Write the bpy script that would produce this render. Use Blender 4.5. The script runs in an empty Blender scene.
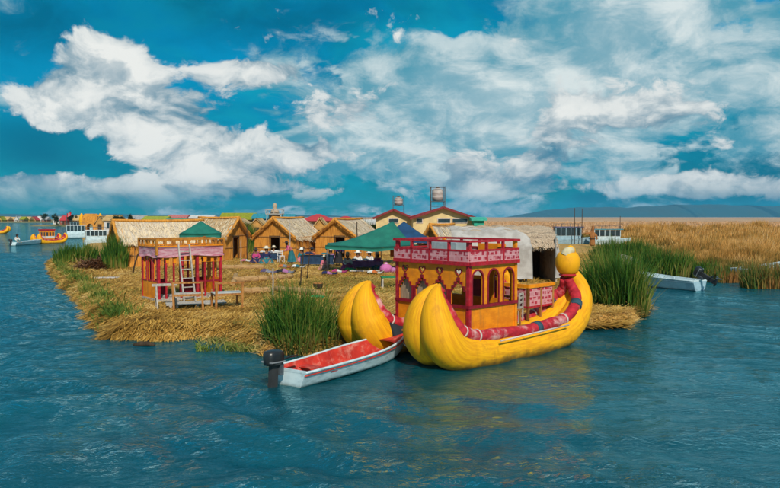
import bpy, bmesh, math, random
import numpy as np
from mathutils import Vector, Matrix

random.seed(7)
rng = np.random.default_rng(7)
S = bpy.context.scene
COL = S.collection
R = math.radians

# ------------------------------------------------------------------ camera
CAMH, F, PX, PY, HZ = 3.8, 700.0, 390.0, 244.0, 217.0
PITCH = math.atan((PY - HZ) / F)
cam = bpy.data.cameras.new('camera')
cam.sensor_width = 36.0
cam.lens = 36.0 * F / 780.0
cam.clip_start = 0.1
cam.clip_end = 40000
camo = bpy.data.objects.new('camera', cam)
COL.objects.link(camo)
camo.location = (0, 0, CAMH)
camo.rotation_euler = (math.pi / 2 - PITCH, 0, 0)
S.camera = camo

# ------------------------------------------------------------------ world
SUN_AZ, SUN_EL = R(166), R(40)          # azimuth clockwise from +Y (towards +X)
world = bpy.data.worlds.new('World')
S.world = world
world.use_nodes = True


class NT:
    """tiny helper to write node graphs"""
    def __init__(s, tree):
        s.t = tree
        s.n = tree.nodes
        s.l = tree.links

    def new(s, ty, **kw):
        n = s.n.new(ty)
        for k, v in kw.items():
            setattr(n, k, v)
        return n

    def put(s, sock, v):
        if isinstance(v, bpy.types.NodeSocket):
            s.l.new(v, sock)
        elif v is not None:
            if hasattr(sock.default_value, '__len__') and not hasattr(v, '__len__'):
                v = (v,) * len(sock.default_value)
            elif hasattr(sock.default_value, '__len__') and len(sock.default_value) == 4 and len(v) == 3:
                v = (*v, 1.0)
            sock.default_value = v

    def m(s, op, a, b=None, c=None, clamp=False):
        n = s.new('ShaderNodeMath', operation=op, use_clamp=clamp)
        s.put(n.inputs[0], a)
        if b is not None:
            s.put(n.inputs[1], b)
        if c is not None:
            s.put(n.inputs[2], c)
        return n.outputs[0]

    def vm(s, op, a, b=None):
        n = s.new('ShaderNodeVectorMath', operation=op)
        s.put(n.inputs[0], a)
        if b is not None:
            s.put(n.inputs[1], b)
        return n.outputs[0]

    def xyz(s, x, y, z=0.0):
        n = s.new('ShaderNodeCombineXYZ')
        for i, v in enumerate((x, y, z)):
            s.put(n.inputs[i], v)
        return n.outputs[0]

    def sep(s, v):
        n = s.new('ShaderNodeSeparateXYZ')
        s.put(n.inputs[0], v)
        return n.outputs

    def noise(s, vec, scale=1.0, detail=4.0, rough=0.5, dist=0.0, col=False):
        n = s.new('ShaderNodeTexNoise')
        s.put(n.inputs['Vector'], vec)
        n.inputs['Scale'].default_value = scale
        n.inputs['Detail'].default_value = detail
        n.inputs['Roughness'].default_value = rough
        n.inputs['Distortion'].default_value = dist
        return n.outputs['Color' if col else 'Fac']

    def mr(s, v, a, b, c=0.0, d=1.0, smooth=True):
        n = s.new('ShaderNodeMapRange')
        n.interpolation_type = 'SMOOTHSTEP' if smooth else 'LINEAR'
        s.put(n.inputs[0], v)
        for i, q in enumerate((a, b, c, d)):
            s.put(n.inputs[i + 1], q)
        return n.outputs[0]

    def mix(s, f, a, b, mode='MIX'):
        n = s.new('ShaderNodeMix', data_type='RGBA', blend_type=mode)
        s.put(n.inputs[0], f)
        s.put(n.inputs[6], a)
        s.put(n.inputs[7], b)
        return n.outputs[2]


def pxdir(px, py):
    x, y = (px - PX) / F, (PY - py) / F
    d = Vector((x, math.cos(PITCH) + y * math.sin(PITCH), -math.sin(PITCH) + y * math.cos(PITCH)))
    return d.normalized()


def azel(px, py):
    d = pxdir(px, py)
    return math.atan2(d.x, d.y), math.asin(d.z)


def build_sky():
    g = NT(world.node_tree)
    g.n.clear()
    out = g.new('ShaderNodeOutputWorld')
    bg = g.new('ShaderNodeBackground')
    bg.inputs[1].default_value = 0.1
    g.l.new(bg.outputs[0], out.inputs[0])
    sky = g.new('ShaderNodeTexSky', sky_type='NISHITA')
    sky.sun_disc = False
    sky.sun_elevation = SUN_EL
    sky.sun_rotation = SUN_AZ
    sky.altitude = 3800
    sky.air_density = 1.0
    sky.dust_density = 0.4
    sky.ozone_density = 2.0
    tc = g.new('ShaderNodeTexCoord').outputs['Generated']
    x, y, z = g.sep(tc)
    az = g.m('ARCTAN2', x, y)
    el = g.m('ARCSINE', z)
    # tinted clear sky; a heavy, darker layer of air lies all round the horizon
    low = g.mr(el, -0.02, 0.42, 0.22, 1.45)
    tint = g.vm('MULTIPLY', (0.004, 0.88, 0.92), g.xyz(low, low, low))
    base = g.mix(1.0, sky.outputs[0], tint, 'MULTIPLY')
    zc = g.m('ADD', g.m('MAXIMUM', z, 0.0), 0.42)
    q = g.xyz(g.m('DIVIDE', x, zc), g.m('DIVIDE', y, zc), 3.7)
    # warp for wispy edges
    w = g.noise(q, 3.0, 3, 0.5, col=True)
    qw = g.vm('ADD', q, g.vm('MULTIPLY', g.vm('SUBTRACT', w, (0.5, 0.5, 0.5)), (0.22, 0.22, 0.0)))
    n1 = g.noise(qw, 3.2, 11, 0.62)
    n1b = g.noise(g.vm('ADD', qw, (0.02, -0.055, 0.0)), 3.2, 6, 0.57)

    def blob(px, py, sx, sy, amp):
        a0, e0 = azel(px, py)
        da = g.m('DIVIDE', g.m('SUBTRACT', az, a0), sx / F)
        de = g.m('DIVIDE', g.m('SUBTRACT', el, e0), sy / F)
        r2 = g.m('ADD', g.m('MULTIPLY', da, da), g.m('MULTIPLY', de, de))
        return g.m('MULTIPLY', g.m('POWER', 2.718, g.m('MULTIPLY', r2, -1.0)), amp)

    def total(items):
        t = items[0]
        for i in items[1:]:
            t = g.m('ADD', t, i)
        return t
    # high sheet of cloud: thicker to the right, thin top left
    bs = total([blob(690, 60, 260, 95, 0.22), blob(520, 120, 190, 60, 0.17), blob(420, 100, 90, 35, 0.10),
                blob(60, 30, 240, 70, -0.16), blob(330, 20, 170, 55, -0.10), blob(770, 170, 60, 45, -0.16), blob(620, 120, 220, 70, 0.06),
                blob(480, 22, 60, 30, -0.10), blob(50, 160, 150, 45, -0.22), blob(215, 75, 60, 45, -0.15), blob(220, 192, 220, 18, -0.14), blob(590, 190, 200, 30, -0.10), blob(270, 75, 60, 22, 0.10),
                blob(330, 130, 120, 40, 0.10)])
    n4 = g.noise(g.vm('ADD', qw, (7.0, 3.0, 2.0)), 4.6, 6, 0.55)
    v1 = g.m('SUBTRACT', g.m('ADD', n1, bs), g.m('MULTIPLY', g.mr(n4, 0.52, 0.66), 0.20))
    m1 = g.mr(v1, 0.40, 0.56)
    sh1 = g.m('ADD', g.m('MULTIPLY', g.mr(g.m('SUBTRACT', n1, n1b), -0.10, 0.16), 0.72), g.m('MULTIPLY', g.mr(v1, 0.55, 1.0), 0.40), clamp=True)
    # cumulus banks, drawn on azimuth / elevation
    p = g.xyz(g.m('MULTIPLY', az, 1.0), g.m('MULTIPLY', el, 1.5), 1.3)
    wv = g.noise(p, 7.0, 3, 0.5, col=True)
    pw = g.vm('ADD', p, g.vm('MULTIPLY', g.vm('SUBTRACT', wv, (0.5, 0.5, 0.5)), (0.10, 0.10, 0.0)))
    n2 = g.noise(pw, 8.0, 11, 0.60)
    n2b = g.noise(g.vm('ADD', pw, (0.012, 0.030, 0.0)), 8.0, 6, 0.56)
    bc = total([blob(112, 92, 62, 52, 0.30), blob(45, 108, 42, 26, 0.27), blob(175, 140, 60, 34, 0.30),
                blob(235, 160, 60, 20, 0.20), blob(20, 185, 60, 16, 0.20), blob(110, 62, 34, 20, 0.20),
                blob(690, 183, 60, 12, 0.26), blob(500, 182, 70, 10, 0.18), blob(690, 118, 80, 22, 0.14),
                blob(300, 165, 120, 22, 0.06), blob(390, 190, 600, 9, 0.13), blob(25, 193, 60, 12, .22), blob(130, 203, 120, 6, .10), blob(330, 150, 60, 12, .14), blob(430, 168, 60, 10, .14), blob(560, 160, 160, 16, 0.10), blob(270, 72, 55, 14, 0.22), blob(350, 112, 60, 18, 0.16), blob(600, 100, 90, 30, 0.10), blob(60, 140, 60, 22, -0.20), blob(60, 165, 70, 10, -0.12)])
    v2 = g.m('ADD', n2, bc)
    elow = g.mr(el, 0.0, 0.06, 0.0, 1.0)
    m2 = g.m('MULTIPLY', g.mr(v2, 0.60, 0.675), elow)
    n2c = g.noise(g.vm('ADD', pw, (0.015, 0.085, 0.0)), 8.0, 3, 0.5)
    sh2 = g.m('ADD', g.m('MULTIPLY', g.mr(g.m('SUBTRACT', n2, n2b), -0.10, 0.09), 0.55), g.m('MULTIPLY', g.mr(g.m('SUBTRACT', n2, n2c), -0.22, 0.16), 0.5), clamp=True)
    core = g.mr(v2, 0.62, 0.95)
    # dark, heavy, blue-grey cloud low in the sky and at upper left
    n3 = g.noise(g.vm('ADD', qw, (4.0, 9.0, 0.0)), 2.4, 7, 0.58)
    dk = g.m('ADD', g.m('MULTIPLY', g.mr(n3, 0.40, 0.68), 0.6), total([blob(45, 138, 70, 20, .8), blob(60, 162, 80, 12, .5), blob(768, 165, 60, 40, .7),
                                                               blob(345, 133, 60, 9, .6), blob(60, 20, 160, 50, .55), blob(300, 15, 160, 25, .4), blob(700, 196, 200, 12, .4)]), clamp=True)
    n5 = g.noise(g.vm('ADD', qw, (1.0, 2.0, 5.0)), 4.2, 8, 0.6)
    base = g.mix(g.m('MULTIPLY', g.mr(n5, 0.44, 0.66), 0.6), base, (0.05, 3.3, 4.3))
    c = g.mix(g.m('MULTIPLY', dk, 0.8), base, (0.0, 0.85, 1.55))
    c1 = g.mix(sh1, (0.7, 2.7, 3.6), (6.2, 6.8, 6.7))
    c = g.mix(g.m('MULTIPLY', m1, 0.95), c, c1)
    lit2 = g.m('ADD', g.m('MULTIPLY', sh2, 0.85), g.m('MULTIPLY', core, 0.22), clamp=True)
    c2 = g.mix(lit2, (0.35, 1.7, 2.6), (7.2, 7.3, 7.0))
    c = g.mix(m2, c, c2)
    g.l.new(c, bg.inputs[0])


build_sky()

sun = bpy.data.lights.new('sun', 'SUN')
sun.energy = 3.6
sun.angle = R(1.5)
sun.color = (1.0, 0.92, 0.78)
suno = bpy.data.objects.new('sun', sun)
COL.objects.link(suno)
sd = Vector((math.cos(SUN_EL) * math.sin(SUN_AZ), math.cos(SUN_EL) * math.cos(SUN_AZ), math.sin(SUN_EL)))
suno.rotation_euler = sd.to_track_quat('Z', 'Y').to_euler()
suno.location = sd * 60

vs = S.view_settings
vs.view_transform = 'Standard'
vs.look = 'None'
vs.gamma = 1.0
vs.use_curve_mapping = False
vs.exposure = 0.28
S.render.engine = 'CYCLES'
S.cycles.use_denoising = True
S.cycles.max_bounces = 6
S.cycles.volume_bounces = 0
S.cycles.sample_clamp_indirect = 4.0
S.cycles.sample_clamp_direct = 8.0

# ------------------------------------------------------------------ helpers


def at(px, py, z=0.0):
    """point where the pixel's ray meets the level z"""
    d = pxdir(px, py)
    t = (z - CAMH) / d.z
    return Vector((d.x * t, d.y * t, z))


def atY(px, py, Y):
    """point where the pixel's ray reaches the depth Y"""
    d = pxdir(px, py)
    t = Y / d.y
    return Vector((d.x * t, Y, CAMH + d.z * t))


def XY(px, Y):
    return (px - PX) / F * Y


def zY(py, Y):
    return atY(PX, py, Y).z


def tag(o, label=None, cat=None, group=None, kind=None):
    if label:
        o['label'] = label
    if cat:
        o['category'] = cat
    if group:
        o['group'] = group
    if kind:
        o['kind'] = kind
    return o


def thing(name, label, cat, loc=(0, 0, 0), rz=0.0, group=None):
    o = bpy.data.objects.new(name, None)
    o.empty_display_size = 0.2
    COL.objects.link(o)
    o.location = loc
    o.rotation_euler = (0, 0, rz)
    return tag(o, label, cat, group)


def copy_tree(o, parent=None):
    c = o.copy()
    COL.objects.link(c)
    c.parent = parent
    for ch in list(o.children):
        copy_tree(ch, c)
    return c


def relink(o, parent):
    o.parent = parent
    return o


def cat_rom(pts, n):
    """smooth resampling of a list of tuples"""
    P = [np.array(p, float) for p in pts]
    P = [2 * P[0] - P[1]] + P + [2 * P[-1] - P[-2]]
    out = []
    for i in range(1, len(P) - 2):
        for k in range(n):
            t = k / n
            a, b, c, d = P[i - 1:i + 3]
            out.append(0.5 * (2 * b + (c - a) * t + (2 * a - 5 * b + 4 * c - d) * t * t + (-a + 3 * b - 3 * c + d) * t ** 3))
    out.append(P[-2])
    return out


class MB:
    def __init__(s):
        s.v, s.f, s.uv = [], [], []
        s.smooth = []

    def _add(s, vs, fs, smooth=False, uvs=None):
        b = len(s.v)
        s.v += [tuple(p) for p in vs]
        s.uv += list(uvs) if uvs else [(0.0, 0.0)] * len(vs)
        s.f += [tuple(b + i for i in f) for f in fs]
        s.smooth += [smooth] * len(fs)

    def box(s, c, size, rz=0.0, M=None):
        hx, hy, hz = [q / 2 for q in size]
        vs = [Vector((x, y, z)) for x in (-hx, hx) for y in (-hy, hy) for z in (-hz, hz)]
        m = M or Matrix.Rotation(rz, 3, 'Z')
        vs = [m @ v + Vector(c) for v in vs]
        s._add(vs, [(0, 1, 3, 2), (4, 6, 7, 5), (0, 4, 5, 1), (2, 3, 7, 6), (0, 2, 6, 4), (1, 5, 7, 3)])
        return s

    def bar(s, a, b, w, h=None, up=(0, 0, 1)):
        a, b = Vector(a), Vector(b)
        h = h or w
        d = b - a
        L = d.length
        zax = d.normalized()
        u = Vector(up)
        if abs(zax.dot(u)) > 0.98:
            u = Vector((1, 0, 0))
        xax = u.cross(zax).normalized()
        yax = zax.cross(xax)
        m = Matrix((xax, yax, zax)).transposed()
        return s.box((a + b) / 2, (w, h, L), M=m)

    def tube(s, path, rad, n=10, cap=True, squash=None):
        P = [Vector(p) for p in path]
        if not hasattr(rad, '__len__'):
            rad = [rad] * len(P)
        T = []
        for i in range(len(P)):
            T.append((P[min(i + 1, len(P) - 1)] - P[max(i - 1, 0)]).normalized())
        u = Vector((0, 0, 1)) if abs(T[0].z) < 0.9 else Vector((1, 0, 0))
        u = (u - T[0] * u.dot(T[0])).normalized()
        vs, uvs, L = [], [], 0.0
        for i, p in enumerate(P):
            u = (u - T[i] * u.dot(T[i])).normalized()
            w = T[i].cross(u)
            if i:
                L += (P[i] - P[i - 1]).length
            for k in range(n):
                a = 2 * math.pi * k / n
                vs.append(p + (u * math.cos(a) + w * math.sin(a)) * rad[i])
                uvs.append((k / n, L))
        fs = []
        for i in range(len(P) - 1):
            for k in range(n):
                k2 = (k + 1) % n
                fs.append((i * n + k, i * n + k2, (i + 1) * n + k2, (i + 1) * n + k))
        s._add(vs, fs, True, uvs)
        if cap:
            b = len(s.v) - len(vs)
            s.f += [tuple(b + k for k in reversed(range(n))), tuple(b + (len(P) - 1) * n + k for k in range(n))]
            s.smooth += [False, False]
        return s

    def lathe(s, prof, n=16, c=(0, 0, 0), sx=1.0, sy=1.0, M=None, sq=0.0):
        vs = []
        for r, z in prof:
            for k in range(n):
                a = 2 * math.pi * k / n
                r_ = r / max(abs(math.cos(a)), abs(math.sin(a))) ** sq if sq else r
                p = Vector((r_ * math.cos(a) * sx, r_ * math.sin(a) * sy, z))
                if M:
                    p = M @ p
                vs.append(p + Vector(c))
        fs = []
        for i in range(len(prof) - 1):
            for k in range(n):
                k2 = (k + 1) % n
                fs.append((i * n + k, i * n + k2, (i + 1) * n + k2, (i + 1) * n + k))
        fs.append(tuple(reversed(range(n))))
        fs.append(tuple((len(prof) - 1) * n + k for k in range(n)))
        s._add(vs, fs, True)
        return s

    def grid(s, fn, nu, nv, thick=0.0, smooth=True):
        vs = [Vector(fn(i / nu, j / nv)) for i in range(nu + 1) for j in range(nv + 1)]
        fs = [(i * (nv + 1) + j, (i + 1) * (nv + 1) + j, (i + 1) * (nv + 1) + j + 1, i * (nv + 1) + j + 1)
              for i in range(nu) for j in range(nv)]
        uvs = [(i / nu, j / nv) for i in range(nu + 1) for j in range(nv + 1)]
        if not thick:
            s._add(vs, fs, smooth, uvs)
            return s
        N = len(vs)
        nrm = [Vector((0, 0, 0)) for _ in vs]
        for f in fs:
            m = (vs[f[1]] - vs[f[0]]).cross(vs[f[3]] - vs[f[0]])
            for i in f:
                nrm[i] += m
        low = [v - (m.normalized() if m.length else Vector((0, 0, 1))) * thick for v, m in zip(vs, nrm)]
        fs2 = [tuple(N + i for i in reversed(f)) for f in fs]
        W = nv + 1
        rim = [i * W for i in range(nu + 1)] + [nu * W + j for j in range(1, nv + 1)] + \
              [i * W + nv for i in range(nu - 1, -1, -1)] + [j for j in range(nv - 1, 0, -1)]
        side = [(rim[k], N + rim[k], N + rim[(k + 1) % len(rim)], rim[(k + 1) % len(rim)]) for k in range(len(rim))]
        s._add(vs + low, fs + fs2 + [tuple(reversed(q)) for q in side], smooth, uvs + uvs)
        return s

    def mesh(s, m):
        me = bpy.data.meshes.new('mesh')
        me.from_pydata(s.v, [], s.f)
        me.polygons.foreach_set('use_smooth', s.smooth)
        uvl = me.uv_layers.new(name='UVMap')
        li = np.empty(len(me.loops), dtype=np.int32)
        me.loops.foreach_get('vertex_index', li)
        uvl.data.foreach_set('uv', np.array(s.uv, dtype=np.float32)[li].ravel())
        me.materials.append(m)
        me.update()
        return me

    def build(s, name, m, parent=None, loc=None, rz=None):
        o = bpy.data.objects.new(name, s.mesh(m))
        COL.objects.link(o)
        o.parent = parent
        if loc is not None:
            o.location = loc
        if rz is not None:
            o.rotation_euler = (0, 0, rz)
        return o


def tri_mesh(name, V, T, m, smooth=False):
    me = bpy.data.meshes.new(name)
    nv, nt = len(V), len(T)
    me.vertices.add(nv)
    me.vertices.foreach_set('co', np.ascontiguousarray(V, dtype=np.float32).ravel())
    me.loops.add(nt * 3)
    me.loops.foreach_set('vertex_index', np.ascontiguousarray(T, dtype=np.int32).ravel())
    me.polygons.add(nt)
    me.polygons.foreach_set('loop_start', np.arange(0, nt * 3, 3, dtype=np.int32))
    me.polygons.foreach_set('loop_total', np.full(nt, 3, dtype=np.int32))
    if smooth:
        me.polygons.foreach_set('use_smooth', np.ones(nt, dtype=bool))
    me.update(calc_edges=True)
    me.materials.append(m)
    o = bpy.data.objects.new(name, me)
    COL.objects.link(o)
    return o


def blade_arrays(base, h, az, lean, wid, droop=None):
    """curved pointed blades: base (N,3); lean = sideways reach as a share of h"""
    N = len(base)
    d = np.stack([np.cos(az), np.sin(az), np.zeros(N)], 1)
    fa = rng.uniform(0, np.pi, N)
    s = np.stack([np.cos(fa), np.sin(fa), np.zeros(N)], 1)
    V = np.zeros((N, 5, 3))
    for k, t in enumerate((0.0, 0.5)):
        c = base + d * (lean * h * t ** 1.7)[:, None]
        c[:, 2] += h * t * (1 - 0.15 * t * lean)
        w = (wid * (1 - 0.35 * t))[:, None] * s * 0.5
        V[:, 2 * k] = c - w
        V[:, 2 * k + 1] = c + w
    c = base + d * (lean * h)[:, None]
    c[:, 2] += h * (1 - 0.35 * lean * lean) if droop is None else h * (1 - droop)
    V[:, 4] = c
    o = (np.arange(N) * 5)[:, None, None]
    T = np.array([[0, 1, 3], [0, 3, 2], [2, 3, 4]])[None] + o
    return V.reshape(-1, 3), T.reshape(-1, 3)


def straw_arrays(base, L, az, pitch, wid):
    """flat lying stalks, two triangles each"""
    N = len(base)
    d = np.stack([np.cos(az) * np.cos(pitch), np.sin(az) * np.cos(pitch), np.sin(pitch)], 1) * L[:, None]
    s = np.stack([-np.sin(az), np.cos(az), rng.uniform(-.3, .3, N)], 1) * wid[:, None] * 0.5
    V = np.stack([base - s, base + s, base + d + s, base + d - s], 1)
    o = (np.arange(N) * 4)[:, None, None]
    T = np.array([[0, 1, 2], [0, 2, 3]])[None] + o
    return V.reshape(-1, 3), T.reshape(-1, 3)


# ------------------------------------------------------------------ materials
MATS = {}


def mat(name, c1, c2=None, scale=(4, 4, 4), rough=0.85, bump=0.0, detail=5, c3=None, s3=(0.8, 0.8, 0.8), a3=0.5,
        uv=False, spec=0.3, lo=0.35, hi=0.65, bscale=None, metal=0.0, bdist=0.01, zdirt=None):
    if name in MATS:
        return MATS[name]
    m = bpy.data.materials.new(name)
    m.use_nodes = True
    g = NT(m.node_tree)
    b = g.n['Principled BSDF']
    b.inputs['Roughness'].default_value = rough
    b.inputs['Specular IOR Level'].default_value = spec
    b.inputs['Metallic'].default_value = metal
    tc = g.new('ShaderNodeTexCoord')
    co = tc.outputs['UV' if uv else 'Object']
    if c2 is None:
        c2 = tuple(q * 0.75 for q in c1)
    v = g.vm('MULTIPLY', co, scale)
    n = g.noise(v, 1.0, detail, 0.6)
    c = g.mix(g.mr(n, lo, hi), c1, c2)
    if c3:
        n3 = g.noise(g.vm('MULTIPLY', tc.outputs['Object'], s3), 1.0, 6, 0.65)
        c = g.mix(g.m('MULTIPLY', g.mr(n3, 0.5, 0.72), a3), c, c3)
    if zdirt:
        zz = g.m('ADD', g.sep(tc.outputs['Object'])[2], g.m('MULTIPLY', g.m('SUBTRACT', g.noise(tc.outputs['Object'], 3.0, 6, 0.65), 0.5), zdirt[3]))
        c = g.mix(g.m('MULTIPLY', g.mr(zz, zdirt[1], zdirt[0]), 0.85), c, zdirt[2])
    g.l.new(c, b.inputs['Base Color'])
    if bump:
        bn = g.new('ShaderNodeBump')
        bn.inputs['Strength'].default_value = bump
        bn.inputs['Distance'].default_value = bdist
        nb = n if bscale is None else g.noise(g.vm('MULTIPLY', co, bscale), 1.0, 4, 0.6)
        g.l.new(nb, bn.inputs['Height'])
        g.l.new(bn.outputs[0], b.inputs['Normal'])
    MATS[name] = m
    return m


def blade_mat(name, cols, zramp=None, rough=0.7, translucent=0.25):
    """each blade takes one of the colours; zramp=(z0,z1,colour) blends to a colour of the stalk's foot"""
    m = bpy.data.materials.new(name)
    m.use_nodes = True
    g = NT(m.node_tree)
    b = g.n['Principled BSDF']
    b.inputs['Roughness'].default_value = rough
    b.inputs['Specular IOR Level'].default_value = 0.2
    geo = g.new('ShaderNodeNewGeometry')
    r = g.new('ShaderNodeValToRGB')
    r.color_ramp.interpolation = 'LINEAR'
    e = r.color_ramp.elements
    while len(e) < len(cols):
        e.new(0.5)
    for i, c in enumerate(cols):
        e[i].position = i / (len(cols) - 1)
        e[i].color = (*c, 1)
    tc = g.new('ShaderNodeTexCoord')
    big = g.noise(tc.outputs['Object'], 0.42, 5, 0.65)
    f = g.m('ADD', g.m('MULTIPLY', geo.outputs['Random Per Island'], 0.5), g.m('MULTIPLY', g.mr(big, 0.35, 0.65), 0.5))
    g.l.new(f, r.inputs[0])
    c = r.outputs[0]
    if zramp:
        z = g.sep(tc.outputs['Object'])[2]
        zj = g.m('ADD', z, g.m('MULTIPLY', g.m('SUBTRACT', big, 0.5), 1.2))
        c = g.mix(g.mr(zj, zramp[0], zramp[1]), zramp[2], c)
    g.l.new(c, b.inputs['Base Color'])
    if translucent:
        t = g.new('ShaderNodeBsdfTranslucent')
        g.l.new(c, t.inputs[0])
        ms = g.new('ShaderNodeMixShader')
        ms.inputs[0].default_value = translucent
        g.l.new(b.outputs[0], ms.inputs[1])
        g.l.new(t.outputs[0], ms.inputs[2])
        g.l.new(ms.outputs[0], g.n['Material Output'].inputs[0])
    MATS[name] = m
    return m


def water_mat():
    m = bpy.data.materials.new('water')
    m.use_nodes = True
    g = NT(m.node_tree)
    b = g.n['Principled BSDF']
    tc = g.new('ShaderNodeTexCoord').outputs['Object']
    n0 = g.noise(g.vm('MULTIPLY', tc, (0.12, 0.2, 1)), 1.0, 4, 0.55)
    c = g.mix(g.mr(n0, 0.3, 0.7), (0.0, 0.040, 0.058), (0.0, 0.072, 0.100))
    a0 = g.noise(g.vm('MULTIPLY', tc, (0.55, 0.95, 1)), 1.0, 3, 0.5, 0.5)
    a = g.noise(g.vm('MULTIPLY', tc, (1.9, 3.3, 1)), 1.0, 5, 0.62, 0.8)
    a2 = g.noise(g.vm('MULTIPLY', tc, (5.5, 9.5, 1)), 1.0, 3, 0.6, 0.6)
    rdg = g.m('SUBTRACT', 1.0, g.m('ABSOLUTE', g.m('SUBTRACT', g.m('MULTIPLY', a, 2.0), 1.0)))
    a = g.m('ADD', g.m('MULTIPLY', a, 0.6), g.m('MULTIPLY', rdg, 0.45))
    hgt = g.m('ADD', g.m('ADD', g.m('MULTIPLY', a, 1.0), g.m('MULTIPLY', a2, 0.34)), g.m('MULTIPLY', a0, 0.5))
    bn = g.new('ShaderNodeBump')
    # wind patches, and calmer water in the lee of the moored boats
    gust = g.mr(g.noise(g.vm('MULTIPLY', tc, (0.10, 0.17, 1)), 1.0, 3, 0.5), 0.36, 0.64, 0.62, 1.0)
    ln = g.new('ShaderNodeVectorMath', operation='LENGTH')
    g.put(ln.inputs[0], g.vm('MULTIPLY', g.vm('SUBTRACT', tc, (3.2, 16.5, 0.0)), (1.0, 0.8, 0.0)))
    lee = g.mr(ln.outputs['Value'], 1.5, 8.0, 0.34, 1.0)
    g.l.new(g.m('MULTIPLY', gust, lee), bn.inputs['Strength'])
    bn.inputs['Distance'].default_value = 0.15
    g.l.new(hgt, bn.inputs['Height'])
    # water colour below, tinted mirror above, weighted by Fresnel
    df = g.new('ShaderNodeBsdfDiffuse')
    g.l.new(c, df.inputs['Color'])
    gl = g.new('ShaderNodeBsdfGlossy')
    gl.inputs['Color'].default_value = (0.64, 0.97, 1.0, 1)
    gl.inputs['Roughness'].default_value = 0.05
    g.l.new(bn.outputs[0], gl.inputs['Normal'])
    fz = g.new('ShaderNodeFresnel')
    fz.inputs['IOR'].default_value = 1.85
    g.l.new(bn.outputs[0], fz.inputs['Normal'])
    ms = g.new('ShaderNodeMixShader')
    g.l.new(fz.outputs[0], ms.inputs[0])
    g.l.new(df.outputs[0], ms.inputs[1])
    g.l.new(gl.outputs[0], ms.inputs[2])
    g.l.new(ms.outputs[0], g.n['Material Output'].inputs[0])
    g.n.remove(b)
    return m


WATER = water_mat()
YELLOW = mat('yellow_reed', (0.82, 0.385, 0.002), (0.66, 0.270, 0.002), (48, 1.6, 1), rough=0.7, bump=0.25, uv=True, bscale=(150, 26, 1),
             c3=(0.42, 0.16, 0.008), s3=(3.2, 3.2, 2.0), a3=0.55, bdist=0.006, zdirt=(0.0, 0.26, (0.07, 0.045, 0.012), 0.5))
REDROLL = mat('red_canvas', (0.46, 0.018, 0.03), (0.30, 0.01, 0.02), (8, 8, 8), rough=0.75, bump=0.3,
              c3=(0.62, 0.36, 0.34), s3=(2.4, 2.4, 2.4), a3=0.9)
REDPAINT = mat('red_paint', (0.42, 0.010, 0.022), (0.27, 0.008, 0.016), (9, 9, 9), rough=0.6, bump=0.2, c3=(0.46, 0.14, 0.15), s3=(7, 7, 7), a3=0.3)
DARKRED = mat('dark_red_paint', (0.25, 0.008, 0.02), (0.17, 0.006, 0.015), (9, 9, 9), rough=0.55, bump=0.1)
YPAINT = mat('yellow_paint', (0.76, 0.25, 0.004), (0.60, 0.175, 0.003), (3, 3, 6), rough=0.6, bump=0.08,
             c3=(0.40, 0.15, 0.02), s3=(9, 9, 1.4), a3=0.6)
CREAM = mat('cream_cloth', (0.62, 0.52, 0.46), (0.45, 0.36, 0.32), (5, 5, 5), rough=0.9, bump=0.2)
PINKBAND = mat('faded_pink_cloth', (0.52, 0.30, 0.34), (0.38, 0.11, 0.16), (3, 3, 14), rough=0.9, bump=0.3)
REEDMAT = mat('reed_mat', (0.40, 0.30, 0.20), (0.20, 0.14, 0.09), (60, 60, 3), rough=0.9, bump=0.6)
THATCH = mat('thatch_orange', (0.70, 0.31, 0.05), (0.40, 0.15, 0.022), (22, 22, 1.6), rough=0.95, bump=0.7, bdist=0.03,
             c3=(0.22, 0.09, 0.025), s3=(1.3, 1.3, 1.3), a3=0.8)
THATCHD = mat('thatch_brown', (0.36, 0.19, 0.07), (0.20, 0.10, 0.04), (18, 18, 2), rough=0.95, bump=0.7, bdist=0.03)
PALEROOF = mat('pale_roof_mat', (0.56, 0.47, 0.36), (0.40, 0.31, 0.22), (1.6, 18, 18), rough=0.95, bump=0.6, bdist=0.03,
               c3=(0.66, 0.60, 0.54), s3=(0.5, 0.5, 0.5), a3=0.6)
GREYREED = mat('grey_reed', (0.52, 0.40, 0.29), (0.28, 0.20, 0.14), (30, 30, 2.2), rough=0.95, bump=0.9, bdist=0.04,
               c3=(0.14, 0.10, 0.08), s3=(1.5, 1.5, 5), a3=0.6)
CANVAS = mat('white_canvas', (0.42, 0.39, 0.37), (0.30, 0.27, 0.25), (2, 2, 2), rough=0.9, bump=0.3, bscale=(3, 3, 3), bdist=0.05)
LOGM = mat('reed_roll', (0.46, 0.28, 0.12), (0.26, 0.14, 0.06), (30, 2.5, 1), rough=0.95, bump=0.6, uv=True)
WOOD = mat('orange_wood', (0.42, 0.19, 0.05), (0.26, 0.10, 0.025), (14, 14, 3), rough=0.75, bump=0.3)
GREYWOOD = mat('grey_wood', (0.46, 0.42, 0.38), (0.28, 0.25, 0.22), (16, 16, 3), rough=0.85, bump=0.4)
DARKWOOD = mat('dark_wood', (0.06, 0.035, 0.02), (0.03, 0.018, 0.01), (16, 16, 3), rough=0.85, bump=0.4)
GREENTENT = mat('green_canvas', (0.012, 0.15, 0.11), (0.008, 0.11, 0.085), (1.5, 1.5, 1.5), rough=0.8, bump=0.3, bscale=(2, 2, 2), bdist=0.05)
BLUETENT = mat('blue_canvas', (0.012, 0.06, 0.15), (0.008, 0.04, 0.10), (1.5, 1.5, 1.5), rough=0.8)
BLACK = mat('black_plastic', (0.012, 0.012, 0.014), (0.02, 0.02, 0.02), (8, 8, 8), rough=0.35, spec=0.5)
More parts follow.
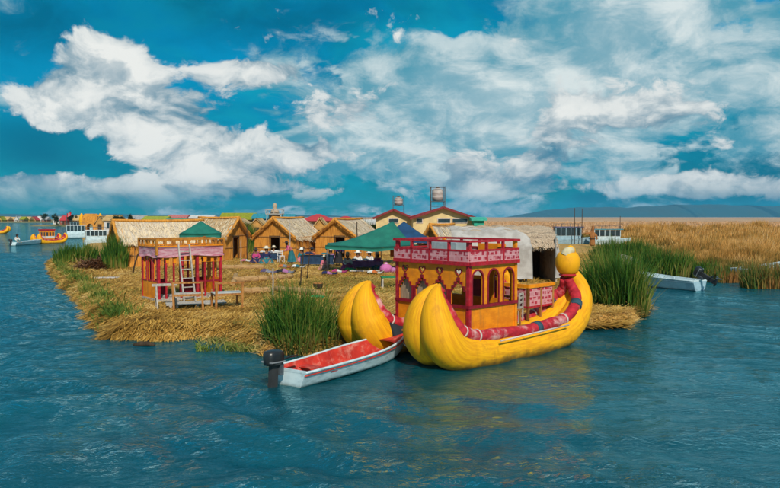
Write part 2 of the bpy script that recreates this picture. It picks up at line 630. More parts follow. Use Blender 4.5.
NAVYCLOTH = mat('navy_cloth', (0.012, 0.03, 0.07), (0.02, 0.05, 0.10), (5, 5, 5), rough=0.9)
BWHITE = mat('boat_white', (0.56, 0.66, 0.70), (0.42, 0.53, 0.58), (2.5, 2.5, 5), rough=0.45, bump=0.08,
             c3=(0.20, 0.25, 0.24), s3=(3, 3, 6), a3=0.65, zdirt=(-0.02, 0.12, (0.09, 0.11, 0.09), 0.16))
BRED = mat('boat_red', (0.58, 0.040, 0.025), (0.40, 0.025, 0.018), (3, 3, 3), rough=0.55, bump=0.15,
           c3=(0.62, 0.25, 0.19), s3=(4, 4, 4), a3=0.7)
BBLUE = mat('boat_pale_blue', (0.30, 0.44, 0.52), (0.22, 0.34, 0.42), (2.5, 2.5, 5), rough=0.5, c3=(0.14, 0.18, 0.18), s3=(3, 3, 6), a3=0.5)
STEEL = mat('steel', (0.10, 0.12, 0.14), (0.06, 0.07, 0.08), (8, 8, 8), rough=0.5, metal=0.4)
TANKM = mat('tank_plastic', (0.42, 0.36, 0.33), (0.33, 0.27, 0.25), (3, 3, 8), rough=0.6)
YHOUSE = mat('cream_plaster', (0.66, 0.50, 0.24), (0.54, 0.40, 0.20), (1.2, 1.2, 1.2), rough=0.9)
ROOFRED = mat('red_sheet_roof', (0.46, 0.045, 0.05), (0.36, 0.03, 0.035), (0.5, 9, 9), rough=0.7, bump=0.4)
GLASS = mat('dark_glass', (0.02, 0.035, 0.045), (0.03, 0.05, 0.06), (2, 2, 2), rough=0.1, spec=0.6)
FARWALL = mat('far_wall_tan', (0.36, 0.25, 0.13), (0.22, 0.15, 0.08), (2, 2, 2), rough=0.95)
SKIN = mat('skin', (0.30, 0.14, 0.08), (0.26, 0.12, 0.07), (9, 9, 9), rough=0.6)
HAIR = mat('black_hair', (0.012, 0.01, 0.01), (0.02, 0.016, 0.014), (30, 30, 4), rough=0.5)


def flat(name, c, rough=0.85):
    return mat(name, c, tuple(q * 0.72 for q in c), (3, 3, 3), rough=rough, bump=0.1)


def band_mat():
    """pale band with red woven squares (printed cloth of the balustrades)"""
    m = bpy.data.materials.new('woven_band')
    m.use_nodes = True
    g = NT(m.node_tree)
    b = g.n['Principled BSDF']
    b.inputs['Roughness'].default_value = 0.85
    tc = g.new('ShaderNodeTexCoord').outputs['UV']
    br = g.new('ShaderNodeTexBrick')
    br.offset = 0.5
    g.put(br.inputs['Vector'], g.vm('MULTIPLY', tc, (1, 1, 1)))
    br.inputs['Color1'].default_value = (0.36, 0.012, 0.03, 1)
    br.inputs['Color2'].default_value = (0.24, 0.01, 0.03, 1)
    br.inputs['Mortar'].default_value = (0.52, 0.22, 0.24, 1)
    br.inputs['Scale'].default_value = 1.0
    br.inputs['Mortar Size'].default_value = 0.022
    br.inputs['Brick Width'].default_value = 0.20
    br.inputs['Row Height'].default_value = 0.14
    w = g.new('ShaderNodeTexVoronoi', feature='F1', distance='CHEBYCHEV')
    g.put(w.inputs['Vector'], tc)
    w.inputs['Scale'].default_value = 9.0
    n = g.noise(tc, 5.0, 4, 0.6)
    f = g.m('MULTIPLY', g.mr(w.outputs['Distance'], 0.41, 0.44), 0.75)
    c = g.mix(f, br.outputs[0], (0.54, 0.26, 0.28))
    c = g.mix(g.m('MULTIPLY', g.mr(n, 0.5, 0.7), 0.4), c, (0.40, 0.10, 0.12))
    g.l.new(c, b.inputs['Base Color'])
    MATS['woven_band'] = m
    return m


BAND = band_mat()


def panel(name, outer, holes, thick, m, parent, O, U, V, uvm=False):
    """flat panel with cut-outs: 2-D outlines in (u,v), laid at O + u*U + v*V and given thickness along UxV"""
    cu = bpy.data.curves.new('tmp', 'CURVE')
    cu.dimensions = '2D'
    cu.fill_mode = 'BOTH'
    cu.extrude = thick / 2
    for poly in [outer] + list(holes):
        sp = cu.splines.new('POLY')
        sp.points.add(len(poly) - 1)
        for i, p in enumerate(poly):
            sp.points[i].co = (p[0], p[1], 0, 1)
        sp.use_cyclic_u = True
    ob = bpy.data.objects.new('tmp', cu)
    me = bpy.data.meshes.new_from_object(ob)
    O, U, V = Vector(O), Vector(U), Vector(V)
    W = U.cross(V).normalized()
    uvs = []
    for v in me.vertices:
        c = v.co.copy()
        uvs.append((c.x, c.y))
        v.co = O + U * c.x + V * c.y + W * c.z
    for l in list(me.uv_layers):
        me.uv_layers.remove(l)
    ul = me.uv_layers.new(name='UVMap')
    for lp in me.loops:
        ul.data[lp.index].uv = uvs[lp.vertex_index]
    me.materials.clear()
    me.materials.append(m)
    for p in me.polygons:
        p.use_smooth = False
        p.material_index = 0
    bpy.data.objects.remove(ob)
    bpy.data.curves.remove(cu)
    o = bpy.data.objects.new(name, me)
    COL.objects.link(o)
    o.parent = parent
    return o


def rect(x0, y0, x1, y1):
    return [(x0, y0), (x1, y0), (x1, y1), (x0, y1)]


def arch(cx, w, y0, y1, n=8):
    """round-headed opening"""
    r = w / 2
    return [(cx - r, y0), (cx + r, y0)] + [(cx + r * math.cos(math.pi * k / n), y1 - r + r * math.sin(math.pi * k / n)) for k in range(n + 1)]


def step_arch(cx, w, y0, y1, st=3):
    """stepped (Andean cross) opening"""
    r = w / 2
    hs = (y1 - y0) * 0.42 / st
    ws = r / (st + 0.6)
    pts = [(cx - r, y0), (cx + r, y0)]
    y = y0 + (y1 - y0) * 0.58
    xr = r
    right = [(cx + r, y)]
    for k in range(st):
        xr2 = xr - ws
        right += [(cx + xr2, y), (cx + xr2, y + hs)]
        y += hs
        xr = xr2
    left = [(2 * cx - px, py) for px, py in reversed(right)]
    return pts + right + left


def heart(cx, cy, s, n=20):
    pts = []
    for k in range(n):
        t = 2 * math.pi * k / n
        pts.append((cx + s * 16 * math.sin(t) ** 3 / 17, cy + s * (13 * math.cos(t) - 5 * math.cos(2 * t) - 2 * math.cos(3 * t) - math.cos(4 * t)) / 17))
    return pts

# ================================================================== SETTING
# ------------------------------------------------------------------ water


def smooth(a, b, x):
    t = np.clip((x - a) / (b - a), 0, 1)
    return t * t * (3 - 2 * t)


def make_water():
    x0, x1, y0, y1, st = -52.0, 34.0, 1.0, 84.0, 0.135
    nx, ny = int((x1 - x0) / st) + 1, int((y1 - y0) / st) + 1
    xs = np.linspace(x0, x1, nx)
    ys = np.linspace(y0, y1, ny)
    X, Y = np.meshgrid(xs, ys, indexing='ij')
    Z = np.zeros_like(X)
    r = np.random.default_rng(3)
    wx = X + 0.5 * np.sin(0.37 * X + 0.61 * Y) + 0.4 * np.sin(0.83 * Y - 0.5 * X + 1)
    wy = Y + 0.5 * np.sin(0.45 * X - 0.52 * Y + 2) + 0.3 * np.sin(0.97 * X + 0.3 * Y)
    for i in range(26):
        lam = 0.45 * (7.0 ** r.random())
        th = r.normal(math.radians(62), 0.55)
        amp = 0.0068 * lam ** 0.9
        k = 2 * math.pi / lam
        ph = k * (wx * math.cos(th) + wy * math.sin(th)) + r.random() * 6.28
        Z += amp * (np.sin(ph) + 0.25 * np.sin(2 * ph + 0.6))
    # gusts: rougher and calmer patches
    patch = 0.75 + 0.45 * np.sin(0.23 * X + 0.31 * Y + 0.8 * np.sin(0.19 * Y)) * np.sin(0.17 * X - 0.27 * Y + 1.7)
    Z *= patch
    # the wake of a passing launch, spreading over the near left
    wk = smooth(2.5, -1.5, X) * smooth(21, 9, Y)
    for lam, th, a in ((1.9, R(122), 0.028), (1.25, R(132), 0.017), (3.0, R(116), 0.055), (0.8, R(75), 0.010)):
        k = 2 * math.pi / lam
        Z += wk * a * np.sin(k * ((.6 * X + .4 * wx) * math.cos(th) + (.6 * Y + .4 * wy) * math.sin(th)) + 0.5 * np.sin(0.3 * X) + 0.6 * np.sin(0.23 * Y))
    # calmer lee to the right of the island
    Z *= 1 - 0.55 * smooth(5, 10, X) * smooth(19, 26, Y)
    Z *= 1 - 0.55 * np.exp(-((X - 3.0) / 4.0) ** 2 - ((Y - 16.0) / 4.0) ** 2)
    edge = smooth(x0, x0 + 14, X) * smooth(x1, x1 - 8, X) * smooth(y1, y1 - 34, Y) * smooth(y0, y0 + 1, Y)
    Z *= edge
    V = np.stack([X, Y, Z], -1).reshape(-1, 3)
    i, j = np.meshgrid(np.arange(nx - 1), np.arange(ny - 1), indexing='ij')
    a = (i * ny + j).ravel()
    T = np.concatenate([np.stack([a, a + ny, a + ny + 1], 1), np.stack([a, a + ny + 1, a + 1], 1)])
    # the rest of the lake round it
    BX, BY0, BY1 = 9000.0, -900.0, 9000.0
    n = len(V)
    c = [(x0, y0), (x1, y0), (x1, y1), (x0, y1), (-BX, BY0), (BX, BY0), (BX, BY1), (-BX, BY1)]
    V = np.concatenate([V, np.array([(p[0], p[1], 0.0) for p in c])])
    T2 = []
    for k in range(4):
        k2 = (k + 1) % 4
        T2 += [(n + k, n + 4 + k, n + 4 + k2), (n + k, n + 4 + k2, n + k2)]
    T = np.concatenate([T, np.array(T2)])
    # orient upwards
    n0 = np.cross(V[T[:, 1]] - V[T[:, 0]], V[T[:, 2]] - V[T[:, 0]])[:, 2]
    T[n0 < 0] = T[n0 < 0][:, ::-1]
    o = tri_mesh('water', V, T, WATER, True)
    tag(o, kind='structure')


make_water()


# ------------------------------------------------------------------ land shapes
def poly_sd(P, X, Y):
    """signed distance (inside positive) of points to polygon P"""
    P = np.array(P, float)
    d2 = np.full(X.shape, 1e18)
    ins = np.zeros(X.shape, bool)
    n = len(P)
    for i in range(n):
        ax, ay = P[i]
        bx, by = P[(i + 1) % n]
        ex, ey = bx - ax, by - ay
        t = np.clip(((X - ax) * ex + (Y - ay) * ey) / (ex * ex + ey * ey + 1e-12), 0, 1)
        d2 = np.minimum(d2, (X - ax - t * ex) ** 2 + (Y - ay - t * ey) ** 2)
        cond = (ay > Y) != (by > Y)
        with np.errstate(divide='ignore', invalid='ignore'):
            xi = ax + (Y - ay) / (by - ay + 1e-30) * ex
        ins ^= cond & (X < xi)
    d = np.sqrt(d2)
    return np.where(ins, d, -d)


def W(px, py):
    p = at(px, py, 0.0)
    return (p.x, p.y)


ISLAND = [W(50, 263), W(56, 277), W(74, 293), W(94, 315), W(104, 331), W(114, 338.5), W(150, 340), W(200, 338), W(225, 340),
          W(255, 347), (-3.6, 19.0), (-2.2, 18.8), (-1.35, 19.6), (-0.4, 21.9), (1.5, 23.2), (4.4, 25.3),
          W(588, 329), W(612, 327), W(640, 323), W(648, 314), (11.4, 31), (13.0, 38), (16, 44), (24, 60), (30, 95), (34, 150), (-60, 190),
          (-66, 150), (-40, 92), (-30, 68), (-24.5, 57)]


def n2d(X, Y, s, seed=0):
    return (np.sin(X * s * 1.3 + seed + 1.7 * np.sin(Y * s * .7 + seed)) + np.sin(Y * s * 1.1 + 2.1 * seed + 1.3 * np.sin(X * s * .9)) +
            0.6 * np.sin(X * s * 2.7 - Y * s * 2.1 + seed)) / 2.6


TOP = 0.42


def island_z(X, Y):
    d = poly_sd(ISLAND, X, Y) + 0.22 * n2d(X, Y, 1.7, 3) + 0.08 * n2d(X, Y, 5, 1)
    z = -0.5 + (TOP + 0.5) * smooth(-0.45, 0.45, d)
    z += 0.05 * n2d(X, Y, 0.9, 2) * smooth(0.2, 1.5, d) + 0.03 * n2d(X, Y, 3.1, 5) * smooth(0.2, 1.0, d)
    return z, d


def ground_grid(name, x0, x1, y0, y1, st, m, zf):
    nx, ny = int((x1 - x0) / st) + 1, int((y1 - y0) / st) + 1
    X, Y = np.meshgrid(np.linspace(x0, x1, nx), np.linspace(y0, y1, ny), indexing='ij')
    Z = zf(X, Y)
    V = np.stack([X, Y, Z], -1).reshape(-1, 3)
    i, j = np.meshgrid(np.arange(nx - 1), np.arange(ny - 1), indexing='ij')
    a = (i * ny + j).ravel()
    T = np.concatenate([np.stack([a, a + ny, a + ny + 1], 1), np.stack([a, a + ny + 1, a + 1], 1)])
    zm = V[:, 2][T].max(1)
    T = T[zm > -0.48]
    o = tri_mesh(name, V, T, m, True)
    tag(o, kind='structure')
    return o


STRAWG = mat('straw_ground', (0.54, 0.31, 0.085), (0.30, 0.15, 0.04), (5, 5, 5), rough=0.95, bump=0.8, bdist=0.05,
             c3=(0.15, 0.16, 0.03), s3=(0.35, 0.35, 0.35), a3=0.75, detail=8)
ground_grid('island_ground', -70, 36, 17.5, 60, 0.25, STRAWG, lambda X, Y: island_z(X, Y)[0])
ground_grid('island_ground', -70, 36, 60, 192, 1.0, STRAWG, lambda X, Y: island_z(X, Y)[0] - 0.02)

# far low shore on the left
FARG = mat('far_shore_ground', (0.26, 0.19, 0.08), (0.13, 0.12, 0.04), (0.08, 0.08, 1), rough=0.95)
FARSHORE = [(-420, 470), (-150, 470), (-150, 900), (-620, 900), (-560, 500)]
ground_grid('far_shore', -640, -140, 440, 920, 6.0, FARG, lambda X, Y: -0.6 + 1.3 * smooth(-8, 8, poly_sd(FARSHORE, X, Y)))
MIDSHORE = [(-104, 262), (-60, 236), (-45, 300), (-60, 380), (-150, 380), (-150, 290)]
ground_grid('middle_shore', -170, -30, 220, 400, 2.5, FARG, lambda X, Y: -0.6 + 1.2 * smooth(-4, 4, poly_sd(MIDSHORE, X, Y)))

# the reed plain to the right, out to the horizon
PLAINM = mat('reed_plain', (0.52, 0.32, 0.19), (0.38, 0.22, 0.12), (0.05, 0.012, 1), rough=0.95, detail=9,
             c3=(0.34, 0.25, 0.19), s3=(0.004, 0.012, 1), a3=0.8)
PLAIN = [(14.5, 44), W(672, 277), W(705, 277), W(738, 282), W(785, 284), (60, 37), (900, 37), (6500, 4000), (6500, 7000), (-900, 7000),
         (-260, 900), (-60, 250), (-30, 192), (34, 152), (30, 96), (22, 62)]


def plain_z(X, Y):
    d = poly_sd(PLAIN, X, Y)
    return -0.5 + 0.62 * smooth(-0.6, 0.8, d) + 0.95 * smooth(75, 125, Y) * smooth(0, 12, d) + 0.12 * n2d(X, Y, 0.05, 1) * smooth(90, 130, Y), d


ground_grid('reed_plain', 8, 60, 34, 96, 0.6, PLAINM, lambda X, Y: np.where((Y < 97), plain_z(X, Y)[0], -1))
ground_grid('reed_plain', 8, 488, 96, 480, 3.0, PLAINM, lambda X, Y: plain_z(X, Y)[0] - 0.02)
ground_grid('reed_plain', -120, 8, 150, 480, 3.0, PLAINM, lambda X, Y: plain_z(X, Y)[0] - 0.02)
ground_grid('reed_plain', -900, 6500, 480, 7000, 60.0, PLAINM, lambda X, Y: plain_z(X, Y)[0] - 0.05)

# hills beyond the lake
HILLM = mat('hill_scrub', (0.030, 0.085, 0.085), (0.045, 0.075, 0.06), (0.002, 0.002, 0.004), rough=1.0, detail=9)


def hills(name, px_y, Y, depth=1400, n=160):
    pts = cat_rom([(p[0], p[1]) for p in px_y], n // (len(px_y) - 1))
    b = MB()
    rr = random.Random(5)
    ph = [rr.random() * 6 for _ in range(6)]

    def fn(u, v):
        q = pts[min(int(u * (len(pts) - 1)), len(pts) - 1)]
        X = XY(q[0], Y)
        top = max(zY(q[1], Y), 2.0)
        jag = 1 + 0.03 * math.sin(u * 70 + ph[0]) + 0.015 * math.sin(u * 190 + ph[1])
        prof = math.sin(math.pi * v) ** 0.8
        rel = 1 + 0.12 * math.sin(u * 46 + v * 9 + ph[2]) * math.sin(v * math.pi * 2)
        return (X, Y + (v - 0.5) * depth, -4 + (top * jag + 4) * prof * 1.0)
    b.grid(lambda u, v: fn(v, u), 12, len(pts) - 1)
    o = b.build(name, HILLM)
    tag(o, kind='structure')


hills('hills', [(508, 217.5), (530, 213), (556, 209), (590, 207), (625, 207.5), (650, 206), (690, 204.5), (730, 205), (770, 206), (830, 204),
                (900, 208), (980, 217.5)], 7600)
hills('hills', [(-160, 217), (-90, 214), (-20, 213.5), (40, 214.5), (110, 214), (180, 215), (260, 214.2), (330, 215.5), (380, 217)], 7400, 1000)

# ------------------------------------------------------------------ straw and reeds
STRAW = blade_mat('straw', [(0.15, 0.075, 0.014), (0.44, 0.235, 0.040), (0.64, 0.385, 0.095), (0.72, 0.52, 0.22)], translucent=0.1)
STRAWGREEN = blade_mat('green_straw', [(0.10, 0.12, 0.02), (0.22, 0.20, 0.04), (0.34, 0.26, 0.07), (0.16, 0.17, 0.03)], translucent=0.15)
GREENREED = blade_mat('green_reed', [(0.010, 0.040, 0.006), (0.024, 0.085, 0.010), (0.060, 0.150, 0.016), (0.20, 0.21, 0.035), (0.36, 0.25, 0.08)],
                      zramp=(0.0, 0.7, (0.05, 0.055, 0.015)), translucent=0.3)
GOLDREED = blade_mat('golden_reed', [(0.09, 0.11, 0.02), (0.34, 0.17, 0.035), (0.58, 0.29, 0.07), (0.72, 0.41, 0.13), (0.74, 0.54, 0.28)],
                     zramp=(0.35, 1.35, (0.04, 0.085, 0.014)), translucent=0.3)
FARREED = blade_mat('far_reed', [(0.40, 0.20, 0.08), (0.56, 0.31, 0.14), (0.62, 0.39, 0.22), (0.58, 0.38, 0.25)], translucent=0.2)
RUSTREED = blade_mat('rust_reed', [(0.05, 0.11, 0.02), (0.10, 0.15, 0.03), (0.34, 0.15, 0.04), (0.42, 0.22, 0.08)], translucent=0.3)


def scatter_island():
    N = 900000
    Y = 18 + 47 * rng.random(N) ** 1.5
    X = rng.uniform(-0.62, 0.40, N) * Y
    z, d = island_z(X, Y)
    keep = (d > 0.0)
    # thin with distance
    keep &= rng.random(N) < np.clip(24.0 / Y, 0, 1) ** 1.0
    X, Y, z, d = X[keep][:190000], Y[keep][:190000], z[keep][:190000], d[keep][:190000]
    N = len(X)
    L = rng.uniform(0.10, 0.42, N) * (0.6 + Y / 60)
    az = rng.normal(0.25, 0.8, N) + (rng.random(N) < .3) * rng.uniform(0, 6.28, N)
    pitch = rng.normal(0.10, 0.16, N)
    V, T = straw_arrays(np.stack([X, Y, z + 0.015], 1), L, az, pitch, rng.uniform(0.008, 0.021, N) * (0.5 + Y / 40))
    o = tri_mesh('straw', V, T, STRAW)
    tag(o, 'loose golden straw strewn all over the floating island', 'straw', kind='stuff')
    # green patches growing through the straw
    N = 300000
    Y = 18 + 40 * rng.random(N) ** 1.3
    X = rng.uniform(-0.6, 0.36, N) * Y
    z, d = island_z(X, Y)
    g = n2d(X, Y, 0.45, 8)
    edge = smooth(-9.5, -11.5, X) * smooth(3.0, 0.6, d)
    lawn = np.exp(-((X + 1.5) / 3.2) ** 2 - ((Y - 34) / 5.0) ** 2)
    keep = (d > 0.05) & ((g + 1.1 * lawn + rng.normal(0, .25, N) > 0.55) | (rng.random(N) < edge * 0.5))
    X, Y, z = X[keep][:42000], Y[keep][:42000], z[keep][:42000]
    N = len(X)
    V, T = blade_arrays(np.stack([X, Y, z], 1), rng.uniform(0.05, 0.17, N), rng.uniform(0, 6.28, N), rng.uniform(0.2, 1.0, N), rng.uniform(0.015, 0.035, N))
    o = tri_mesh('grass', V, T, STRAWGREEN)
    tag(o, 'short yellow green grass sprouting through the straw', 'grass', kind='stuff')


scatter_island()


def edge_fringe():
    """straw hanging over the rim of the island, towards the water"""
    pts = ISLAND[0:10]
    seg = []
    for a, b in zip(pts[:-1], pts[1:]):
        seg.append((np.array(a), np.array(b)))
    Ls = np.array([np.linalg.norm(b - a) for a, b in seg])
    wgt = Ls / np.array([max(18.0, (a[1] + b[1]) / 2) for a, b in seg]) ** 1.2
    wgt /= wgt.sum()
    N = 38000
    si = rng.choice(len(seg), N, p=wgt)
    t = rng.random(N)
    A = np.array([s[0] for s in seg])[si]
    B = np.array([s[1] for s in seg])[si]
    P = A + (B - A) * t[:, None]
    dr = (B - A) / np.linalg.norm(B - A, axis=1)[:, None]
    nrm = np.stack([dr[:, 1], -dr[:, 0]], 1)      # candidates for outward
    test = poly_sd(ISLAND, P[:, 0] + nrm[:, 0] * .3, P[:, 1] + nrm[:, 1] * .3)
    nrm[test > 0] *= -1
    inw = rng.uniform(-0.05, 0.55, N)
    P = P - nrm * inw[:, None]
    P[:, 0] += 0.22 * n2d(P[:, 0], P[:, 1], 1.7, 3) * nrm[:, 0]
    P[:, 1] += 0.22 * n2d(P[:, 0], P[:, 1], 1.7, 3) * nrm[:, 1]
    z = TOP + 0.02 - 0.36 * smooth(0.5, 0.0, inw) + rng.normal(0, 0.05, N)
    a0 = np.arctan2(nrm[:, 1], nrm[:, 0]) + rng.normal(0, 0.45, N)
    L = rng.uniform(0.25, 0.65, N)
    pitch = -rng.uniform(0.15, 1.15, N)
    V, T = straw_arrays(np.stack([P[:, 0], P[:, 1], np.maximum(z, 0.05)], 1), L, a0, pitch, rng.uniform(0.009, 0.021, N) * (0.5 + P[:, 1] / 35))
    V[:, 2] = np.maximum(V[:, 2], -0.06)
    o = tri_mesh('straw_fringe', V, T, STRAW)
    tag(o, 'thick straw fringe hanging over the rim of the island', 'straw', kind='stuff')


edge_fringe()


def bank_grass():
    n = 9000
    k = rng.integers(0, 4, n)
    A = np.array(ISLAND[0:4])[k]
    B = np.array(ISLAND[1:5])[k]
    t = rng.random(n)
    P = A + (B - A) * t[:, None] + np.abs(rng.normal(0, .5, (n, 1))) * np.array([[.8, .35]]) + rng.normal(0, .12, (n, 2))
    g_ = n2d(P[:, 0], P[:, 1], 1.3, 5) + rng.normal(0, .35, n) > -.1
    P = P[g_]
    n = len(P)
    z = np.maximum(island_z(P[:, 0], P[:, 1])[0], 0.0)
    V, T = blade_arrays(np.stack([P[:, 0], P[:, 1], z], 1), rng.uniform(.12, .42, n), rng.uniform(0, 6.28, n), rng.uniform(.2, 1.0, n), rng.uniform(.03, .06, n))
    o = tri_mesh('bank_grass', V, T, blade_mat('bank_green', [(0.03, 0.08, 0.012), (0.08, 0.15, 0.02), (0.22, 0.22, 0.04), (0.36, 0.28, 0.08)]))
    tag(o, 'yellow green grass growing along the left bank of the island', 'grass', kind='stuff')


bank_grass()


def clump(name, label, foot, n, h0, h1, wid, m, lean=(0.05, 0.35), cat='reeds', group='clumps of reeds', zbase=None, fan=0.6):
    """one clump of reeds: foot = list of (x, y, radius)"""
    F_ = np.array(foot, float)
    w = F_[:, 2] ** 2
    i = rng.choice(len(F_), n, p=w / w.sum())
    r = np.sqrt(rng.random(n)) * F_[i, 2]
    a = rng.uniform(0, 6.28, n)
    X = F_[i, 0] + r * np.cos(a)
    Y = F_[i, 1] + r * np.sin(a)
    cx, cy = F_[:, 0].mean(), F_[:, 1].mean()
    z = np.maximum(island_z(X, Y)[0], -0.1) if zbase is None else np.full(n, zbase)
    rel = r / F_[i, 2]
    h = rng.uniform(h0, h1, n) * (1 - 0.35 * rel ** 2) * (1 + 0.15 * n2d(X, Y, 2.2, 4))
    out = np.arctan2(Y - cy, X - cx)
    az = np.where(rng.random(n) < fan, out + rng.normal(0, .6, n), rng.uniform(0, 6.28, n))
    ln = rng.uniform(lean[0], lean[1], n) * (0.4 + 0.8 * rel)
    V, T = blade_arrays(np.stack([X - cx, Y - cy, z], 1), h, az, ln, rng.uniform(wid * .6, wid * 1.3, n))
    o = tri_mesh(name, V, T, m)
    o.location = (cx, cy, 0)
    tag(o, label, cat, group)
    return o


# clump in front, beside the white boat
clump('reed_clump', 'tall green reed clump on the bank beside the white motorboat', [(-3.0, 19.6, 0.55), (-2.5, 19.5, 0.6), (-2.9, 20.2, 0.6), (-2.2, 19.9, 0.55), (-1.8, 19.6, 0.35)],
      2000, 0.5, 1.85, 0.030, GREENREED, lean=(0.08, 0.65))
clump('reed_clump', 'dark green reed mass at the far left tip of the island', [(XY(66, 52), 52, 0.9), (XY(76, 52.5), 52.5, 1.1), (XY(86, 53), 53, 1.0)],
      1500, 0.9, 1.7, 0.07, GREENREED)
clump('reed_clump', 'upright green reed tuft before the long pale roofed hut', [(XY(115, 46), 46, 0.75), (XY(117, 46.6), 46.6, 0.6)],
      1000, 1.5, 2.5, 0.06, GREENREED, lean=(0.03, 0.28))
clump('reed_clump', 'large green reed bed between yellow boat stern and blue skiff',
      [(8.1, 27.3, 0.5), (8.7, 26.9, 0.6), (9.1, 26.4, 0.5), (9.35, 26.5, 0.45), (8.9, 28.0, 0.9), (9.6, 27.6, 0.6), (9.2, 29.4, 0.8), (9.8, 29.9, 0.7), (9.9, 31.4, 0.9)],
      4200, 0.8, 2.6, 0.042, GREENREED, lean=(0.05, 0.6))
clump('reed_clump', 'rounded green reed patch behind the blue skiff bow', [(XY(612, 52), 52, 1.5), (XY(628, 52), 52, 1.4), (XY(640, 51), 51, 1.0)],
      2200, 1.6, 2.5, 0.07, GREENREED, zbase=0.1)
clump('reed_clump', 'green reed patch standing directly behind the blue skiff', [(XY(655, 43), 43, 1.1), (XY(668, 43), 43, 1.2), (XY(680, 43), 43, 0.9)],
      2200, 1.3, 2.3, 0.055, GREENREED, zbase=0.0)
clump('reed_clump', 'rust and green reed tuft at the right edge of the water', [(XY(757, 37.5), 37.5, 0.8), (XY(768, 37.6), 37.6, 0.9), (XY(780, 37.6), 37.6, 0.9), (XY(792, 37.6), 37.6, 0.9)],
      2400, 0.8, 1.6, 0.05, RUSTREED, zbase=0.0)
clump('reed_clump', 'low green reeds right of the raised motor', [(XY(722, 41), 41, 0.9), (XY(733, 41), 41, 0.8)], 600, 0.5, 1.2, 0.055, RUSTREED, zbase=0.0)
clump('reed_clump', 'green reeds behind the rust tuft at right edge', [(XY(752, 41.5), 41.5, 0.9), (XY(770, 41), 41, 1.0), (XY(788, 41), 41, 1.0)], 900, 0.6, 1.5, 0.055, RUSTREED, zbase=0.0)
clump('reed_clump', 'green reeds just behind the raised motor', [(XY(694, 43), 43, 1.0), (XY(708, 43), 43, 0.9)], 650, 0.6, 1.5, 0.055, GREENREED, zbase=0.0)
clump('reed_clump', 'green reed thicket between the tan hut and first orange gable', [(XY(233, 66), 66, 1.2), (XY(243, 66), 66, 1.2), (XY(250, 66), 66, 0.8)],
      1800, 2.0, 3.2, 0.09, GREENREED)
clump('reed_clump', 'small green reed tuft between the two orange gabled huts', [(XY(313, 63), 63, 0.6), (XY(308, 62), 62, 0.5)], 600, 1.0, 1.9, 0.08, GREENREED)
clump('reed_clump', 'green bushy reeds behind the green canopy peak', [(XY(366, 80), 80, 1.2), (XY(374, 81), 81, 1.0)], 900, 2.4, 3.4, 0.10, GREENREED)


def reed_bed():
    # near golden reeds
    def zone(name, label, y0, y1, n, h0, h1, wid, m, xl, xr, margin, zoff=-0.05):
        Y = y0 + (y1 - y0) * rng.random(n * 3)
        X = XY(xl, Y) + (XY(xr, Y) - XY(xl, Y)) * rng.random(n * 3)
        z, d = plain_z(X, Y)
        dens = 0.45 + 0.55 * n2d(X, Y, 0.5, 6)
        keep = (d > margin) & (rng.random(n * 3) < dens)
        X, Y, z, d = [q[keep][:n] for q in (X, Y, z, d)]
        k = len(X)
        h = rng.uniform(h0, h1, k) * (0.74 + 0.34 * n2d(X, Y, 0.33, 2) + 0.22 * n2d(X, Y, 1.1, 9)) * (0.55 + 0.45 * smooth(0, 6, d))
        V, T = blade_arrays(np.stack([X, Y, np.maximum(z, -0.02) + zoff], 1), np.maximum(h, 0.3), rng.normal(0.3, 1.2, k), rng.uniform(0.05, 0.45, k),
                            rng.uniform(wid * .6, wid * 1.4, k) * (Y / y0) ** 0.7)
        o = tri_mesh(name, V, T, m)
        tag(o, label, 'reeds', kind='stuff')
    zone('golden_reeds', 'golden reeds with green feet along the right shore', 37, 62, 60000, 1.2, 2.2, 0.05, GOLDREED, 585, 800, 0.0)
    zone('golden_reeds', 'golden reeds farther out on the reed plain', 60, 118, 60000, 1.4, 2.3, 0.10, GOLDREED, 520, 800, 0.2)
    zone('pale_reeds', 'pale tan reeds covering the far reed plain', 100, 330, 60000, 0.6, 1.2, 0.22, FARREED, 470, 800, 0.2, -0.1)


reed_bed()


def floating_weed():
    n = 2600
    px = rng.uniform(196, 268, n)
    py = rng.uniform(334, 352, n)
    P = np.array([at(a, b, 0.02) for a, b in zip(px, py)])
    keep = (n2d(P[:, 0], P[:, 1], 2.4, 3) + rng.normal(0, .4, n)) > -0.25
    P = P[keep]
    k = len(P)
    V, T = blade_arrays(P, rng.uniform(0.06, 0.26, k), rng.uniform(0, 6.28, k), rng.uniform(0.4, 1.3, k), rng.uniform(0.02, 0.045, k))
    o = tri_mesh('water_weed', V, T, blade_mat('weed', [(0.05, 0.12, 0.02), (0.14, 0.20, 0.03), (0.34, 0.26, 0.08), (0.10, 0.16, 0.03)]))
    tag(o, 'low green water weed floating before the straw bank', 'water weed', kind='stuff')


floating_weed()

# dry straw tongue under the big reed bed, at the boat's stern
n = 5000
P = np.array([at(a, b, 0.12) for a, b in zip(rng.uniform(575, 618, n), rng.uniform(313, 326, n))])
V, T = straw_arrays(P + np.array([0, 0, 0.02]), rng.uniform(0.2, 0.7, n), rng.normal(0.1, 0.6, n), rng.normal(0.0, 0.15, n), rng.uniform(0.014, 0.03, n))
tag(tri_mesh('straw', V, T, STRAW), 'dry straw tongue at the foot of the green reed bed', 'straw', kind='stuff')

# ================================================================== THE YELLOW REED CATAMARAN
BYAW = R(43)


